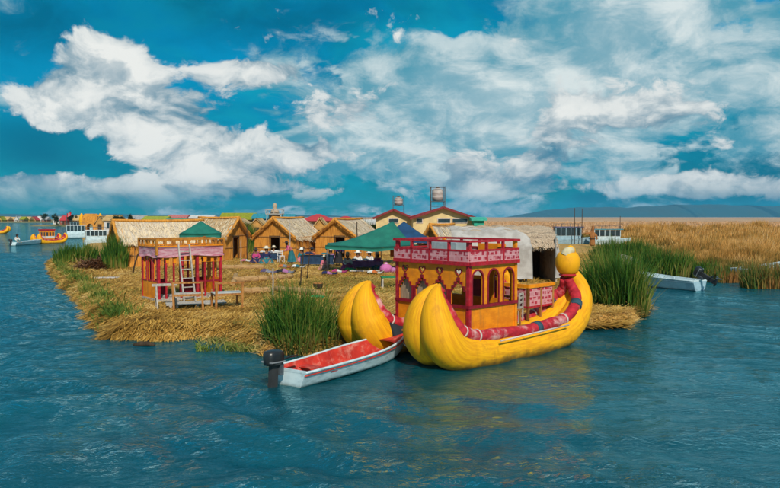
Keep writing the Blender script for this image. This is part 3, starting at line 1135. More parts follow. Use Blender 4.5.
def resample_hull():
    # s, z, radius, half distance of the two bundles
    pts = [(0.66, 2.10, .04, .03), (0.46, 1.92, .16, .10), (0.32, 1.60, .31, .20), (0.30, 1.20, .42, .28), (0.42, 0.80, .49, .33), (0.80, 0.46, .51, .34),
           (1.6, 0.30, .49, .34), (3.0, 0.24, .47, .34), (4.6, 0.27, .47, .34), (5.7, 0.42, .47, .33), (6.40, 0.78, .44, .30), (6.80, 1.25, .37, .24),
           (6.82, 1.68, .28, .17), (6.60, 2.06, .19, .09)]
    return cat_rom(pts, 6)


HULL = resample_hull()


def hull_frames():
    fr = []
    for i in range(len(HULL)):
        a, b = HULL[max(i - 1, 0)], HULL[min(i + 1, len(HULL) - 1)]
        t = Vector((b[0] - a[0], b[1] - a[1])).normalized()
        fr.append((HULL[i], Vector((-t.y, t.x))))
    return fr


def add_hull(boat, yc, ds=0.0, dz=1.0):
    for s in (-1, 1):
        b = MB()
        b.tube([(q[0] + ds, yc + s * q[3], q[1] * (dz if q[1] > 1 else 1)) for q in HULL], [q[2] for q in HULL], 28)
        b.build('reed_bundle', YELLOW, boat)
    for s in (-1, 1):
        path, rad = [], []
        for (q, nn) in hull_frames():
            off = q[2] * 0.84 + 0.06 + .05 * max(0, min(1, (q[1] - .7) / .8))
            path.append((q[0] + ds + nn.x * off, yc + s * (q[3] + q[2] * 0.42 - .10 * max(0, min(1, (q[1] - .7) / .8))), (q[1] * (dz if q[1] > 1 else 1)) + nn.y * off))
            rad.append(0.16 * min(1.0, 0.55 + q[2] * 1.4))
        # slight sag and lumps so that the roll looks stuffed by hand
        path = [(x, y + 0.015 * math.sin(i * 1.1), z + 0.015 * math.sin(i * 0.7 + s)) for i, (x, y, z) in enumerate(path)]
        rad = [r * (1 + 0.06 * math.sin(i * 1.7 + s)) for i, r in enumerate(rad)]
        roll = MB().tube(path, rad, 14).build('gunwale_roll', REDROLL, boat)
        for k in (0.36, 0.46, 0.60, 0.70, 0.80):
            i = int(k * (len(path) - 2))
            p, p2 = Vector(path[i]), Vector(path[i + 1])
            dark = k in (0.60, 0.80)
            d = (p2 - p).normalized()
            wdt = 0.11 if dark else 0.03
            MB().tube([p - d * wdt, p + d * wdt], rad[i] + (0.012 if dark else 0.008), 14).build('binding', flat('binding_blue', (0.03, 0.07, 0.10)) if dark else CREAM, roll)


O_BOAT = Vector((-.108, 18.02, 0.0))
boat = thing('reed_boat', 'large yellow twin hulled reed boat with red railed cabin and animal head stern', 'boat', O_BOAT, BYAW)
add_hull(boat, -1.25)
add_hull(boat, 1.45, 0.05, 0.95)
# deck between the hulls
CX0, CX1, CY0, CY1 = 1.58, 3.53, -1.45, 1.20
FZ, SILL, ROOF, RAILT = 0.72, 1.46, 2.56, 3.17
deck = MB()
for k in range(12):
    x = 1.2 + k * 0.44
    deck.box((x + 0.21, 0.1, FZ - 0.06), (0.42, 3.0, 0.05))
deck.build('deck', WOOD, boat)


def cabin_front(parent, O, U, w, zlo, sill, roof, n, stepped, m=YPAINT, frame=DARKRED):
    """wall with a row of openings; O at the wall's lower left, U along it"""
    V = (0, 0, 1)
    U = Vector(U)
    N = U.cross(Vector(V))
    holes, fr = [], []
    pitch = w / n
    for k in range(n):
        cx = pitch * (k + 0.5)
        if stepped:
            holes.append(step_arch(cx, pitch * 0.80, sill - zlo + 0.03, roof - zlo - 0.42))
            fr.append((step_arch(cx, pitch * 0.97, sill - zlo - 0.02, roof - zlo - 0.34), step_arch(cx, pitch * 0.78, sill - zlo + 0.04, roof - zlo - 0.43)))
            holes.append(heart(cx, roof - zlo - 0.20, 0.115))
        else:
            holes.append(arch(cx, pitch * 0.66, sill - zlo + 0.03, roof - zlo - 0.16))
            fr.append((arch(cx, pitch * 0.78, sill - zlo - 0.01, roof - zlo - 0.12), arch(cx, pitch * 0.645, sill - zlo + 0.04, roof - zlo - 0.165)))
    wall = panel('wall', rect(0, 0, w, roof - zlo), holes, 0.05, m, parent, O, U, V)
    for a, h in fr:
        panel('window_frame', a, [h], 0.03, frame, wall, Vector(O) + N * 0.03, U, V)
    if stepped:
        for k in range(n):
            cx = pitch * (k + 0.5)
            panel('heart_rim', heart(cx, roof - zlo - 0.20, 0.135), [heart(cx, roof - zlo - 0.20, 0.095)], 0.02, frame, wall, Vector(O) + N * 0.03, U, V)
    return wall


cw = CY1 - CY0
cl = CX1 - CX0
# front wall (towards the bows): runs from far corner to near corner so that its face looks forward
w1 = cabin_front(boat, (CX0, CY1, FZ), (0, -1, 0), cw, FZ, SILL, ROOF, 4, True)
w2 = cabin_front(boat, (CX0, CY0, FZ), (1, 0, 0), cl, FZ, SILL, ROOF, 3, False)
w3 = cabin_front(boat, (CX1, CY1, FZ), (-1, 0, 0), cl, FZ, SILL, ROOF, 3, False)
w4 = cabin_front(boat, (CX1, CY0, FZ), (0, 1, 0), cw, FZ, SILL, ROOF, 3, False)
# reed mats rolled down behind some openings
for k in (0, 1):
    MB().box((CX0 + 0.07, CY1 - cw / 4 * (k + 0.5), 1.80), (0.02, cw / 4 * 0.9, 0.78)).build('reed_blind', REEDMAT, boat)
MB().box((CX0 + 0.07, CY1 - cw / 4 * 2.5, 1.92), (0.02, cw / 4 * 0.9, 0.55)).build('reed_blind', REEDMAT, boat)
# red sill rails, a corner post at each corner
for a, b in (((CX0 - .04, CY0 - .06, SILL), (CX0 - .04, CY1 + .06, SILL)), ((CX0 - .06, CY0 - .04, SILL), (CX1 + .06, CY0 - .04, SILL))):
    MB().bar(a, b, 0.07, 0.08).build('sill_rail', DARKRED, boat)
for x in (CX0, CX1):
    for y in (CY0, CY1):
        MB().bar((x, y, FZ - 0.02), (x, y, RAILT - .02), 0.10).build('corner_post', REDPAINT if x == CX0 else YPAINT, boat)
# roof deck, red cornice, patterned band, railing
MB().box(((CX0 + CX1) / 2, (CY0 + CY1) / 2, ROOF + 0.04), (cl + 0.10, cw + 0.10, 0.07)).build('roof_deck', WOOD, boat)
BW = 0.27
corn = [((CX0 - .07, CY1 + .07), (CX0 - .07, CY0 - .07)), ((CX0 - .07, CY0 - .07), (CX1 + .07, CY0 - .07)),
        ((CX1 + .07, CY0 - .07), (CX1 + .07, CY1 + .07)), ((CX1 + .07, CY1 + .07), (CX0 - .07, CY1 + .07))]
for a, b in corn:
    A, B = Vector((*a, 0)), Vector((*b, 0))
    d = (B - A)
    L = d.length
    d.normalize()
    nn = d.cross(Vector((0, 0, 1)))
    MB().bar(A + Vector((0, 0, ROOF + 0.03)), B + Vector((0, 0, ROOF + 0.03)), 0.11, 0.10).build('cornice', REDPAINT, boat)
    panel('patterned_band', rect(0, 0, L, BW), [], 0.03, BAND, boat, A + Vector((0, 0, ROOF + 0.08)) + nn * 0.01, d, (0, 0, 1))
    MB().bar(A + Vector((0, 0, ROOF + 0.08 + BW + 0.015)), B + Vector((0, 0, ROOF + 0.08 + BW + 0.015)), 0.06, 0.05).build('band_rail', REDPAINT, boat)
    MB().bar(A + Vector((0, 0, RAILT)) - d * .03, B + Vector((0, 0, RAILT)) + d * .03, 0.075, 0.06).build('top_rail', REDPAINT, boat)
    npost = 4 if L > 2.3 else 3
    for k in range(npost + 1):
        if k in (0, npost):
            continue
        p = A + d * (L * k / npost)
        MB().bar(p + Vector((0, 0, ROOF + 0.08)), p + Vector((0, 0, RAILT - .03)), 0.07, 0.06).build('railing_post', REDPAINT, boat)
# things on the roof: seats along the rail (seen through the railing)
MB().box((2.9, 0.5, ROOF + 0.30), (0.5, 1.1, 0.42)).build('roof_seat', flat('pale_blue_grey', (0.30, 0.38, 0.42)), boat)
MB().box((3.2, -0.9, ROOF + 0.30), (0.35, 0.7, 0.40)).build('roof_seat', YPAINT, boat)
# open stern deck: balustrade of woven panels with orange cap, red screen
RB = [((4.75, -1.02), (6.0, -1.02)), ((4.75, -0.15), (4.75, -1.02)), ((4.75, 0.9), (6.0, 0.9))]
for a, b in RB:
    A, B = Vector((*a, 0)), Vector((*b, 0))
    d = B - A
    L = d.length
    d.normalize()
    panel('woven_panel', rect(0, 0, L, 0.52), [], 0.03, BAND, boat, A + Vector((0, 0, 1.17)), d, (0, 0, 1))
    MB().bar(A + Vector((0, 0, 1.76)) - d * .05, B + Vector((0, 0, 1.76)) + d * .05, 0.11, 0.10).build('balustrade_cap', YPAINT, boat)
    MB().bar(A + Vector((0, 0, 1.14)) - d * .04, B + Vector((0, 0, 1.14)) + d * .04, 0.06, 0.06).build('balustrade_rail', REDPAINT, boat)
    for t in (0.0, 0.5, 1.0):
        p = A + d * (L * t)
        MB().bar(p + Vector((0, 0, 0.70)), p + Vector((0, 0, 1.72)), 0.07).build('balustrade_post', WOOD, boat)
MB().box((4.2, 0.35, 1.35), (0.05, 1.3, 1.25)).build('red_screen', DARKRED, boat)
MB().bar((4.2, -0.32, 1.98), (4.2, 1.02, 1.98), 0.10).build('screen_cap', YPAINT, boat)
# stern animal head on the near hull: round reed head with muzzle, ears and collar
hx, hy, hz = 6.46, -1.25, 2.40
head = MB().lathe([(0.02, -0.40), (0.20, -0.37), (0.32, -0.25), (0.375, -0.06), (0.37, 0.12), (0.31, 0.26), (0.26, 0.31), (0.22, 0.31)], 22,
                  (hx, hy, hz)).build('stern_head', YELLOW, boat)
MB().tube(cat_rom([(hx + .02 + 0.24 * math.cos(a), hy + 0.24 * math.sin(a), hz - 0.38) for a in np.linspace(0, 6.283, 13)], 2), 0.035, 8).build('collar', REDROLL, head)
MB().tube(cat_rom([(hx - 0.20, hy - .03, hz + 0.22), (hx - 0.14, hy - 0.07, hz + 0.33), (hx + 0.02, hy - 0.09, hz + 0.36), (hx + 0.16, hy - .05, hz + 0.30)], 5),
          [0.14] * 8 + [0.12] * 4 + [0.08] * 4, 12).build('muzzle', flat('head_cream', (0.66, 0.55, 0.34)), head)
MB().tube(cat_rom([(hx + 0.02, hy, hz + 0.36), (hx + 0.16, hy + 0.02, hz + 0.43), (hx + 0.32, hy + 0.02, hz + 0.34), (hx + 0.38, hy, hz + 0.14)], 5),
          [0.05, 0.06, 0.07, 0.08, 0.09, 0.10, 0.10, 0.10, 0.10, 0.10, 0.09, 0.08, 0.08, 0.07, 0.06, 0.05], 10).build('ear', YELLOW, head)
# second, lower head on the far hull
h2 = MB().lathe([(0.02, -0.34), (0.18, -0.32), (0.28, -0.20), (0.31, -0.03), (0.28, 0.16), (0.18, 0.27), (0.05, 0.30)], 18, (6.52, 1.45, 2.2)).build('stern_head', YELLOW, boat)
MB().tube([(6.45, 1.25, 2.42), (6.45, 1.21, 2.58), (6.47, 1.25, 2.66)], [0.07, 0.06, 0.02], 8).build('ear', YELLOW, h2)
# pale pole lashed along the near side, dark tarp on the far bow
MB().tube([(2.05, -1.25 - 0.88, 0.62), (5.2, -1.25 - 0.87, 0.70)], 0.022, 8).build('side_pole', CREAM, boat)
tarp = MB()
tarp.grid(lambda u, v: (0.80 + 0.9 * u, 1.45 - 0.34 - 0.53 * math.cos(-.1 + .95 * v), 0.34 + 0.16 * (1 - u) ** 2 + 0.55 * math.sin(-.1 + .95 * v) + 0.02 * math.sin(9 * u)), 10, 8, 0.015)
tarp.build('tarpaulin', flat('dark_slate', (0.022, 0.032, 0.042)), boat)
# mooring rope of the catamaran, from near bow to the white boat
MB().tube(cat_rom([(0.55, -0.95, 0.95), (0.5, -0.5, 0.5), (0.75, 0.0, 0.35), (0.9, 0.4, 0.5)], 5), 0.014, 6).build('mooring_rope', CREAM, boat)


def chair(name, label, loc, rz, m, group=None):
    t = thing(name, label, 'chair', loc, rz, group)
    for sx in (-1, 1):
        MB().bar((sx * .19, -.19, 0), (sx * .19, -.19, .45), .04).build('leg', m, t)
        MB().bar((sx * .19, .19, 0), (sx * .19, .21, .88), .04).build('leg', m, t)
    MB().box((0, 0, .46), (.44, .44, .035)).build('seat', m, t)
    for z in (.62, .75, .86):
        MB().bar((-.19, .2, z), (.19, .2, z), .03, .06).build('back_slat', m, t)
    return t


def bpt(x, y, z):
    return O_BOAT + Matrix.Rotation(BYAW, 3, 'Z') @ Vector((x, y, z))


c1 = chair('wooden_chair', 'wooden chair on the open stern deck nearest the cabin arches', bpt(3.95, -1.0, FZ - .035), BYAW + R(90), WOOD, 'chairs on the stern deck')
c2 = chair('wooden_chair', 'wooden chair on the stern deck against the woven balustrade', bpt(4.45, -0.75, FZ - .035), BYAW + R(200), GREYWOOD, 'chairs on the stern deck')

# ================================================================== THE WHITE MOTORBOAT


def skiff(name, label, stern, bow, beam, free, mo, mi, mtrim, benches=2, thwart_m=None, sub=0.12):
    """open boat; stern and bow are world points on the water"""
    A, B = Vector(stern), Vector(bow)
    d = B - A
    L = d.length
    t = thing(name, label, 'boat', (A.x, A.y, 0), math.atan2(d.y, d.x))

    def half(u):
        return beam / 2 * (0.84 + 0.34 * u - 0.0 * u) * (1 - max(0, (u - 0.45) / 0.55) ** 2.2) if u > 0.45 else beam / 2 * (0.84 + 0.34 * u)

    def sheer(u):
        return free * (1 + 0.62 * u ** 2.2)

    def side(u, v, s, ins):
        # v: 0 at keel, 1 at gunwale
        hw = half(u)
        zk = -sub + (free + sub) * 0.55 * max(0, (u - 0.75) / 0.25) ** 2
        zz = zk + (sheer(u) - zk) * (v ** 1.0)
        prof = 0.62 + 0.38 * v if v > 0.28 else (v / 0.28) ** 0.7 * 0.7264
        yy = max(0.0, hw * prof)
        xx = L * u + 0.16 * v * u ** 3
        if ins:
            yy = max(0, yy - 0.028)
            zz = max(zz, 0.03 + zk + 0.06)
        return (xx, s * yy, zz)
    for nm, m, ins in (('hull', mo, False), ('inner_hull', mi, True)):
        b = MB()
        for s in (-1, 1):
            b.grid(lambda u, v: side(u, v, s, ins), 30, 10)
        if not ins:
            pl = [side(0, v / 10, -1, False) for v in range(10, -1, -1)] + [side(0, v / 10, 1, False) for v in range(1, 11)]
            b._add(pl, [tuple(range(len(pl)))])
        else:
            pl = [(p[0] + 0.05, p[1], p[2]) for p in [side(0, v / 10, -1, True) for v in range(10, -1, -1)] + [side(0, v / 10, 1, True) for v in range(1, 11)]]
            b._add(pl, [tuple(range(len(pl)))])
        b.build(nm, m, t)
    for s in (-1, 1):
        MB().tube([Vector(side(u, 1, s, False)) + Vector((0, s * 0.0, 0.005)) for u in np.linspace(0, 1, 24)], 0.030, 8).build('gunwale', mtrim, t)
        MB().tube([Vector(side(u, 0.86, s, False)) + Vector((0, s * 0.012, 0)) for u in np.linspace(0, 0.97, 24)], 0.016, 6).build('rub_strip', BRED if mi is BRED else mo, t)
    MB().bar(Vector(side(0, 1, -1, False)) + Vector((0.02, 0, 0.01)), Vector(side(0, 1, 1, False)) + Vector((0.02, 0, 0.01)), 0.05, 0.06).build('transom_cap', mtrim, t)
    for k in range(benches):
        u = 0.22 + 0.28 * k
        hw = half(u) * 0.90
        MB().box((L * u, 0, sheer(u) - 0.13), (0.24, hw * 2, 0.035)).build('thwart', thwart_m or mi, t)
    for u in (0.12, 0.36, 0.46, 0.62):
        for s in (-1, 1):
            MB().tube([Vector(side(u, v, s, True)) - Vector((0, s * 0.008, -0.005)) for v in (0.25, 0.45, 0.7, 0.97)], 0.016, 6).build('rib', mi, t)
    # foredeck
    fd = MB()
    fd.grid(lambda a, b2: (lambda u: (side(u, 1, 1, False)[0], half(u) * (b2 * 2 - 1) * 0.98, sheer(u) - 0.03 + 0.04 * (1 - (b2 * 2 - 1) ** 2)))(0.80 + 0.198 * a), 6, 6, 0.02)
    fd.build('foredeck', mi, t)
    return t, L


def outboard(name, label, loc, rz, tilt=0.0, s=1.0, arm=True):
    """motor hung on a transom: local +x points to the boat's bow"""
    t = thing(name, label, 'outboard motor', loc, rz)
    M = Matrix.Rotation(tilt, 3, 'Y')

    def T(p):
        return M @ (Vector(p) * s)
    b = MB()
    cw = [(0.02, 0.0), (0.11, 0.01), (0.12, 0.06), (0.125, 0.20), (0.11, 0.25), (0.07, 0.27), (0.01, 0.275)]
    vs = MB().lathe([(r * s, z * s) for r, z in cw], 14, T((-0.18, 0, 0.10)), 1.6, 1.0, M=M, sq=.75)
    vs.build('cowling', BLACK, t)
    MB().bar(T((-0.17, 0, 0.12)), T((-0.19, 0, -0.55)), 0.085 * s, 0.16 * s).build('shaft', flat('motor_grey', (0.03, 0.032, 0.035)), t)
    MB().box(T((-0.22, 0, -0.36)), (0.30 * s, 0.16 * s, 0.016), M=M).build('cavitation_plate', BLACK, t)
    MB().lathe([(0.01 * s, -0.2 * s), (0.045 * s, -0.12 * s), (0.05 * s, 0.08 * s), (0.02 * s, 0.16 * s)], 10, T((-0.20, 0, -0.58)), M=M @ Matrix.Rotation(R(90), 3, 'Y')).build('gearcase', BLACK, t)
    p = MB()
    for k in range(3):
        a = 2.09 * k
        p.box(T((-0.40, 0.07 * math.cos(a), -0.58 + 0.07 * math.sin(a))), (0.02 * s, 0.13 * s, 0.05 * s), M=M @ Matrix.Rotation(a, 3, 'X'))
    p.build('propeller', STEEL, t)
    MB().box(T((-0.05, 0, 0.02)), (0.09 * s, 0.18 * s, 0.20 * s), M=M).build('clamp', STEEL, t)
    MB().box(T((-0.18, 0, 0.17)), (0.35 * s, 0.258 * s, 0.022 * s), M=M).build('cowling_stripe', flat('stripe_grey', (0.22, 0.23, 0.25)), t)
    MB().box(T((0.02, 0, 0.24)), (0.03 * s, 0.10 * s, 0.03 * s), M=M).build('starter_grip', flat('stripe_grey', (0.22, 0.23, 0.25)), t)
    if arm:
        MB().tube([T((-0.05, 0, 0.16)), T((0.25, 0.03, 0.20)), T((0.48, 0.05, 0.20))], 0.02 * s, 8).build('tiller', BLACK, t)
    return t


wb_s, wb_b = Vector((-2.30, 15.58, 0)), Vector((0.36, 19.35, 0))
wboat, WL = skiff('motorboat', 'white open motorboat with red inside moored beside the yellow reed boat', wb_s, wb_b, 1.28, 0.36, BWHITE, BRED, BWHITE, 1)
a0 = math.atan2((wb_b - wb_s).y, (wb_b - wb_s).x)
dd = (wb_b - wb_s).normalized()
outboard('outboard_motor', 'black outboard motor lowered behind the white motorboat', wb_s - dd * 0.10 + Vector((-dd.y, dd.x, 0)) * .12 + Vector((0, 0, 0.38)), a0, 0.05, 1.25)

# pale blue skiff at right with raised motor
bs_s, bs_b = Vector((XY(701, 35.9), 35.9, 0)), Vector((XY(616, 40.5), 40.5, 0))
skiff('skiff', 'pale blue skiff lying before the golden reeds with raised motor', bs_s, bs_b, 1.35, 0.52, BBLUE, BWHITE, BWHITE, 2)
a1 = math.atan2((bs_b - bs_s).y, (bs_b - bs_s).x)
d1 = (bs_b - bs_s).normalized()
outboard('outboard_motor', 'black outboard motor tilted up on the pale blue skiff', bs_s - d1 * 0.05 + Vector((0, 0, 0.62)), a1, R(62), 1.35, False)
# skiffs half hidden in the reeds, far right
skiff('skiff', 'grey white skiff half hidden in golden reeds at right edge', (XY(738, 41.5), 41.5, 0), (XY(800, 44), 44, 0), 1.2, 0.72, flat('skiff_grey', (0.40, 0.46, 0.48)), BBLUE, BWHITE, 1)
skiff('skiff', 'small weathered skiff bow poking from green reeds behind blue skiff', (XY(646, 47), 47, 0.0), (XY(622, 46), 46, 0), 1.1, 0.85, flat('skiff_pale', (0.42, 0.42, 0.40)), GREYWOOD, GREYWOOD, 0)

# ================================================================== THE RED KIOSK ON THE BANK
GZ = TOP + 0.02
OCHREP = mat('ochre_paint', (0.46, 0.19, 0.022), (0.30, 0.10, 0.015), (6, 6, 6), rough=.7, bump=.2)
KY = R(40)
k0 = at(159, 302, GZ)
kiosk = thing('kiosk', 'red columned wooden kiosk with yellow top rail and ladder on straw bank', 'kiosk', k0, KY)
KL, KW, KH = 2.65, 1.65, 1.84
MB().box((KL / 2, KW / 2, 0.05), (KL + .1, KW + .1, 0.10)).build('floor', GREYWOOD, kiosk)
# end wall with three arches over a yellow panel, facing left
for x, wl in ((0.0, 'l'), (KL, 'r')):
    U = (0, -1, 0) if wl == 'l' else (0, 1, 0)
    O = (x, KW if wl == 'l' else 0, 0.10)
    holes = [arch(KW / 3 * (k + .5), KW / 3 * .62, 0.72, KH - 0.22) for k in range(3)]
    fr = [(arch(KW / 3 * (k + .5), KW / 3 * .84, 0.68, KH - 0.17), arch(KW / 3 * (k + .5), KW / 3 * .60, 0.73, KH - .225)) for k in range(3)]
    wl_ = panel('end_wall', rect(0, 0, KW, KH - 0.1), holes, 0.05, YPAINT, kiosk, O, U, (0, 0, 1))
    NN = Vector(U).cross(Vector((0, 0, 1)))
    for a, h in fr:
        panel('window_frame', a, [h], 0.03, REDPAINT, wl_, Vector(O) + NN * .03, U, (0, 0, 1))
# red columns along the long sides
for y in (0.0, KW):
    for k, x in enumerate((0, .30, .62, .95, 1.62, 1.95, 2.32, KL)):
        MB().bar((x, y, 0.10), (x, y, KH), 0.10 if k in (0, 3, 4, 7) else 0.065).build('column', REDPAINT, kiosk)
    for (xa, xb) in ((0.05, .95), (1.62, KL - .05)):
        MB().bar((xa, y, 0.72), (xb, y, 0.72), 0.06, 0.07).build('mid_rail', DARKRED, kiosk)
        n_ = 3
        wv = xb - xa
        panel('arch_board', rect(0, 0, wv, 0.32), [arch(wv / n_ * (q + .5), wv / n_ * .62, -0.2 + 0.21, 0.22) for q in range(n_)], 0.03, YPAINT, kiosk,
              (xa, y - 0.02, KH - 0.32), (1, 0, 0), (0, 0, 1))
MB().box((KL - .5, KW - .02, 0.42), (0.95, 0.04, 0.6)).build('low_panel', DARKRED, kiosk)
MB().box((.5, KW - .02, 0.42), (0.85, 0.04, 0.6)).build('low_panel', DARKRED, kiosk)
MB().box((KL / 2, KW / 2, KH + 0.03), (KL + .16, KW + .16, 0.07)).build('roof_deck', WOOD, kiosk)
# faded cloth band round the roof edge, sagging; yellow rail of boards above
ring = [(-.11, -.11), (KL + .11, -.11), (KL + .11, KW + .11), (-.11, KW + .11)]
for i in range(4):
    a, b = Vector((*ring[i], 0)), Vector((*ring[(i + 1) % 4], 0))
    d = (b - a)
    L = d.length
    d.normalize()
    nn = d.cross(Vector((0, 0, 1)))
    bb = MB()
    bb.grid(lambda u, v: tuple(a + d * (L * u) + nn * (0.015 + 0.02 * math.sin(u * 17 + v * 2) * (1 - v)) + Vector((0, 0, KH - 0.06 + 0.38 * v - 0.03 * math.sin(u * 9) * (1 - v)))), 24, 4, 0.02)
    bb.build('cloth_band', PINKBAND, kiosk)
    MB().bar(a + Vector((0, 0, KH + .62)), b + Vector((0, 0, KH + .62)), 0.07, 0.06).build('top_rail', OCHREP, kiosk)
    MB().bar(a + Vector((0, 0, KH + .36)), b + Vector((0, 0, KH + .36)), 0.06, 0.05).build('band_rail', YPAINT, kiosk)
    n_ = 8 if L > 2 else 5
    for k in range(n_ + 1):
        if k == 0:
            MB().bar(a + Vector((0, 0, KH + .02)), a + Vector((0, 0, KH + .68)), 0.09).build('rail_post', OCHREP, kiosk)
            continue
        if k == n_:
            continue
        if i == 0 and k in (4,):
            continue
        p = a + d * (L * k / n_)
        MB().bar(p + Vector((0, 0, KH + .38)), p + Vector((0, 0, KH + .60)), 0.04, 0.06 + 0.03 * ((k * 7) % 3)).build('rail_board', OCHREP, kiosk)
MB().tube([(1.25, KW * .5, .1), (1.25, KW * .5, KH)], 0.05, 8).build('centre_post', DARKRED, kiosk)

# ladder leaning on the kiosk
lad = thing('ladder', 'pale wooden ladder leaning against the red kiosk front', 'ladder', k0, KY)
lt, lb = Vector((0.98, -0.17, KH + 0.42)), Vector((0.95, -0.75, 0.0))
ax = Vector((1, 0, 0))
for s in (-.24, .24):
    MB().bar(lb + ax * s, lt + ax * s * 0.95, 0.05, 0.07).build('stile', GREYWOOD, lad)
for k in range(6):
    p = lb.lerp(lt, 0.10 + 0.155 * k)
    MB().bar(p - ax * .23, p + ax * .23, 0.045, 0.035).build('rung', GREYWOOD, lad)


def frame_bench(label, p0, p1, h, depth, m, plank_m, slant=0.0):
    """open wooden frame with a plank seat"""
    A, B = Vector(p0), Vector(p1)
    d = B - A
    L = d.length
    t = thing('plank_bench', label, 'bench', A, math.atan2(d.y, d.x), 'wooden frames before the kiosk')
    for x in (0, L):
        MB().bar((x, 0, 0), (x + slant, 0, h), 0.075).build('post', m, t)
        MB().bar((x, depth, 0), (x + slant * .5, depth, h * .72), 0.07).build('post', m, t)
        MB().bar((x + .01, 0, h * .52), (x + .01, depth, h * .52), 0.05).build('cross_rail', m, t)
    MB().bar((-.06 + slant, 0, h), (L + .06 + slant, 0, h), 0.07, 0.06).build('top_rail', m, t)
    MB().bar((0, -0.005, h * .55), (L, -0.005, h * .55), 0.06, 0.07).build('mid_rail', m, t)
    for k in range(3):
        MB().box((L / 2, depth * (0.22 + 0.28 * k), h * .55 + .05), (L + .12, depth * .25, 0.03)).build('plank', plank_m, t)
    return t


frame_bench('orange wooden frame in front of the kiosk ladder, left one', at(174, 311, GZ), at(203, 310, GZ), 1.0, 0.5, WOOD, GREYWOOD, -.04)
frame_bench('orange wooden frame with grey planks right of the kiosk', at(216, 309.5, GZ), at(242, 308, GZ), 0.95, 0.75, WOOD, flat('pale_plank', (0.46, 0.47, 0.46)), .03)
# grey trestle at the kiosk's near corner
tr = thing('trestle', 'grey wooden trestle at the near corner of the red kiosk', 'trestle', at(165, 308, GZ), R(25))
for sx in (-1, 1):
    for sy in (-1, 1):
        MB().bar((sx * .35 + .06, sy * .26, 0), (sx * .30, sy * .03, .85), .05).build('leg', GREYWOOD, tr)
MB().bar((-.45, 0, .86), (.45, 0, .86), .07, .09).build('beam', GREYWOOD, tr)
for sx in (-1, 1):
    MB().bar((sx * .33, -.14, .42), (sx * .33, .14, .42), .04).build('brace', GREYWOOD, tr)
# wooden pallet boards lying under the frames
pal = thing('pallet', 'grey board pallet lying under the wooden frames', 'pallet', at(196, 305, GZ), R(20))
for k in range(6):
    MB().box((0, -0.45 + .18 * k, .09), (2.2, .14, .03)).build('plank', GREYWOOD, pal)
for x in (-.95, 0, .95):
    MB().box((x, 0, .035), (.10, 1.1, .07)).build('runner', GREYWOOD, pal)


def pole(label, px, py0, py1, m, dx=0.0, r=0.03, cat='pole', z=GZ, name='pole'):
    """thin post: foot at pixel (px,py1) on the ground, top at (px+dx, py0)"""
    p = at(px, py1, z)
    top = atY(px + dx, py0, p.y)
    t = thing(name, label, cat, p)
    d = top - p
    n = 6
    MB().tube([d * (k / n) + Vector((0.012 * math.sin(k * 2.1), 0.01 * math.cos(k), -.15 if k == 0 else 0)) for k in range(n + 1)], [r * (1.15 - .05 * k) for k in range(n + 1)], 8).build('stem', m, t)
    MB().lathe([(r * .2, 0), (r * .95, .01), (r * .9, .05), (r * .3, .06)], 8, d - Vector((0, 0, .03))).build('tip', m, t)
    return t


pole('dark pole leaning to the right before the long hut', 132, 244, 274, DARKWOOD, 9, .045)
pole('pale stick leaning on the green tuft before the long hut', 128, 249, 266, GREYWOOD, -9, .03)
pole('thin pale pole standing among the reed rolls', 273, 269, 306, GREYWOOD, 0, .028)
pole('dark thin pole beside the front reed clump, taller one', 300, 247, 287, DARKWOOD, 4, .03)
pole('dark thin pole behind the taller one near the black stall', 307, 251, 278, DARKWOOD, 3, .025)
pole('slim grey pole right of the green peaked tent', 241, 240, 268, GREYWOOD, 0, .03)
pole('tall pole by the reed thicket between the huts', 247, 226, 262, DARKWOOD, 0, .035)
pole('tall slim pole before the first orange gable', 290, 223, 262, GREYWOOD, 0, .035)
pole('tall slim pole before the second orange gable', 357, 222, 262, DARKWOOD, 0, .04)


def reed_roll(label, a, b, r=0.16, bow=0.0):
    A, B = Vector(a), Vector(b)
    t = thing('reed_roll', label, 'reed roll', A, 0, 'reed rolls lying on the straw')
    d = B - A
    n = 10
    pts = [d * (k / n) + Vector((0, bow * math.sin(math.pi * k / n), r * .85 + .02 * math.sin(k * 1.7))) for k in range(n + 1)]
    MB().tube(pts, [r * (0.86 + .14 * math.sin(math.pi * k / n) + .04 * math.sin(k * 2.3)) for k in range(n + 1)], 12).build('bundle', LOGM, t)
    for k in (3, 7):
        q = pts[k]
        e = (pts[k + 1] - pts[k]).normalized() * .018
        MB().tube([q - e, q + e], r * 1.03, 12).build('binding', THATCHD, t)
    return t


reed_roll('brown reed roll lying farthest back behind the kiosk', at(221, 270, GZ), at(264, 269.5, GZ), .17, .2)
reed_roll('pale reed roll left of the middle row', at(233, 283, GZ), at(268, 281, GZ), .17)
reed_roll('pale reed roll right of the middle row', at(270, 281, GZ), at(292, 278.5, GZ), .16)
reed_roll('reed roll nearest the kiosk frames', at(243, 294, GZ), at(272, 293, GZ), .15)
reed_roll('reed roll just behind the front reed clump', at(276, 292, GZ), at(322, 297, GZ), .15, .2)
reed_roll('short reed roll lying crosswise at left end of the middle row', at(236, 277, GZ), at(233, 286, GZ), .14)


def folded_cloth(label, p, w, d, cols, rz=0.0, name='folded_cloth', group=None, h=.09):
    t = thing(name, label, 'textile', p, rz, group)
    for k, c in enumerate(cols):
        b = MB()
        x0 = -w / 2 + w * k / len(cols)
        ww = w / len(cols)
        b.grid(lambda u, v: (x0 + ww * u, d * (v - .5) * (1 + .08 * math.sin(k * 2 + u * 3)), h * (.75 + .25 * math.sin(k * 1.9 + 3 * u)) * math.sin(math.pi * min(max(v, .03), .97)) ** .35 + .02), 5, 8, .02)
        b.build('cloth_fold', c, t)
    return t


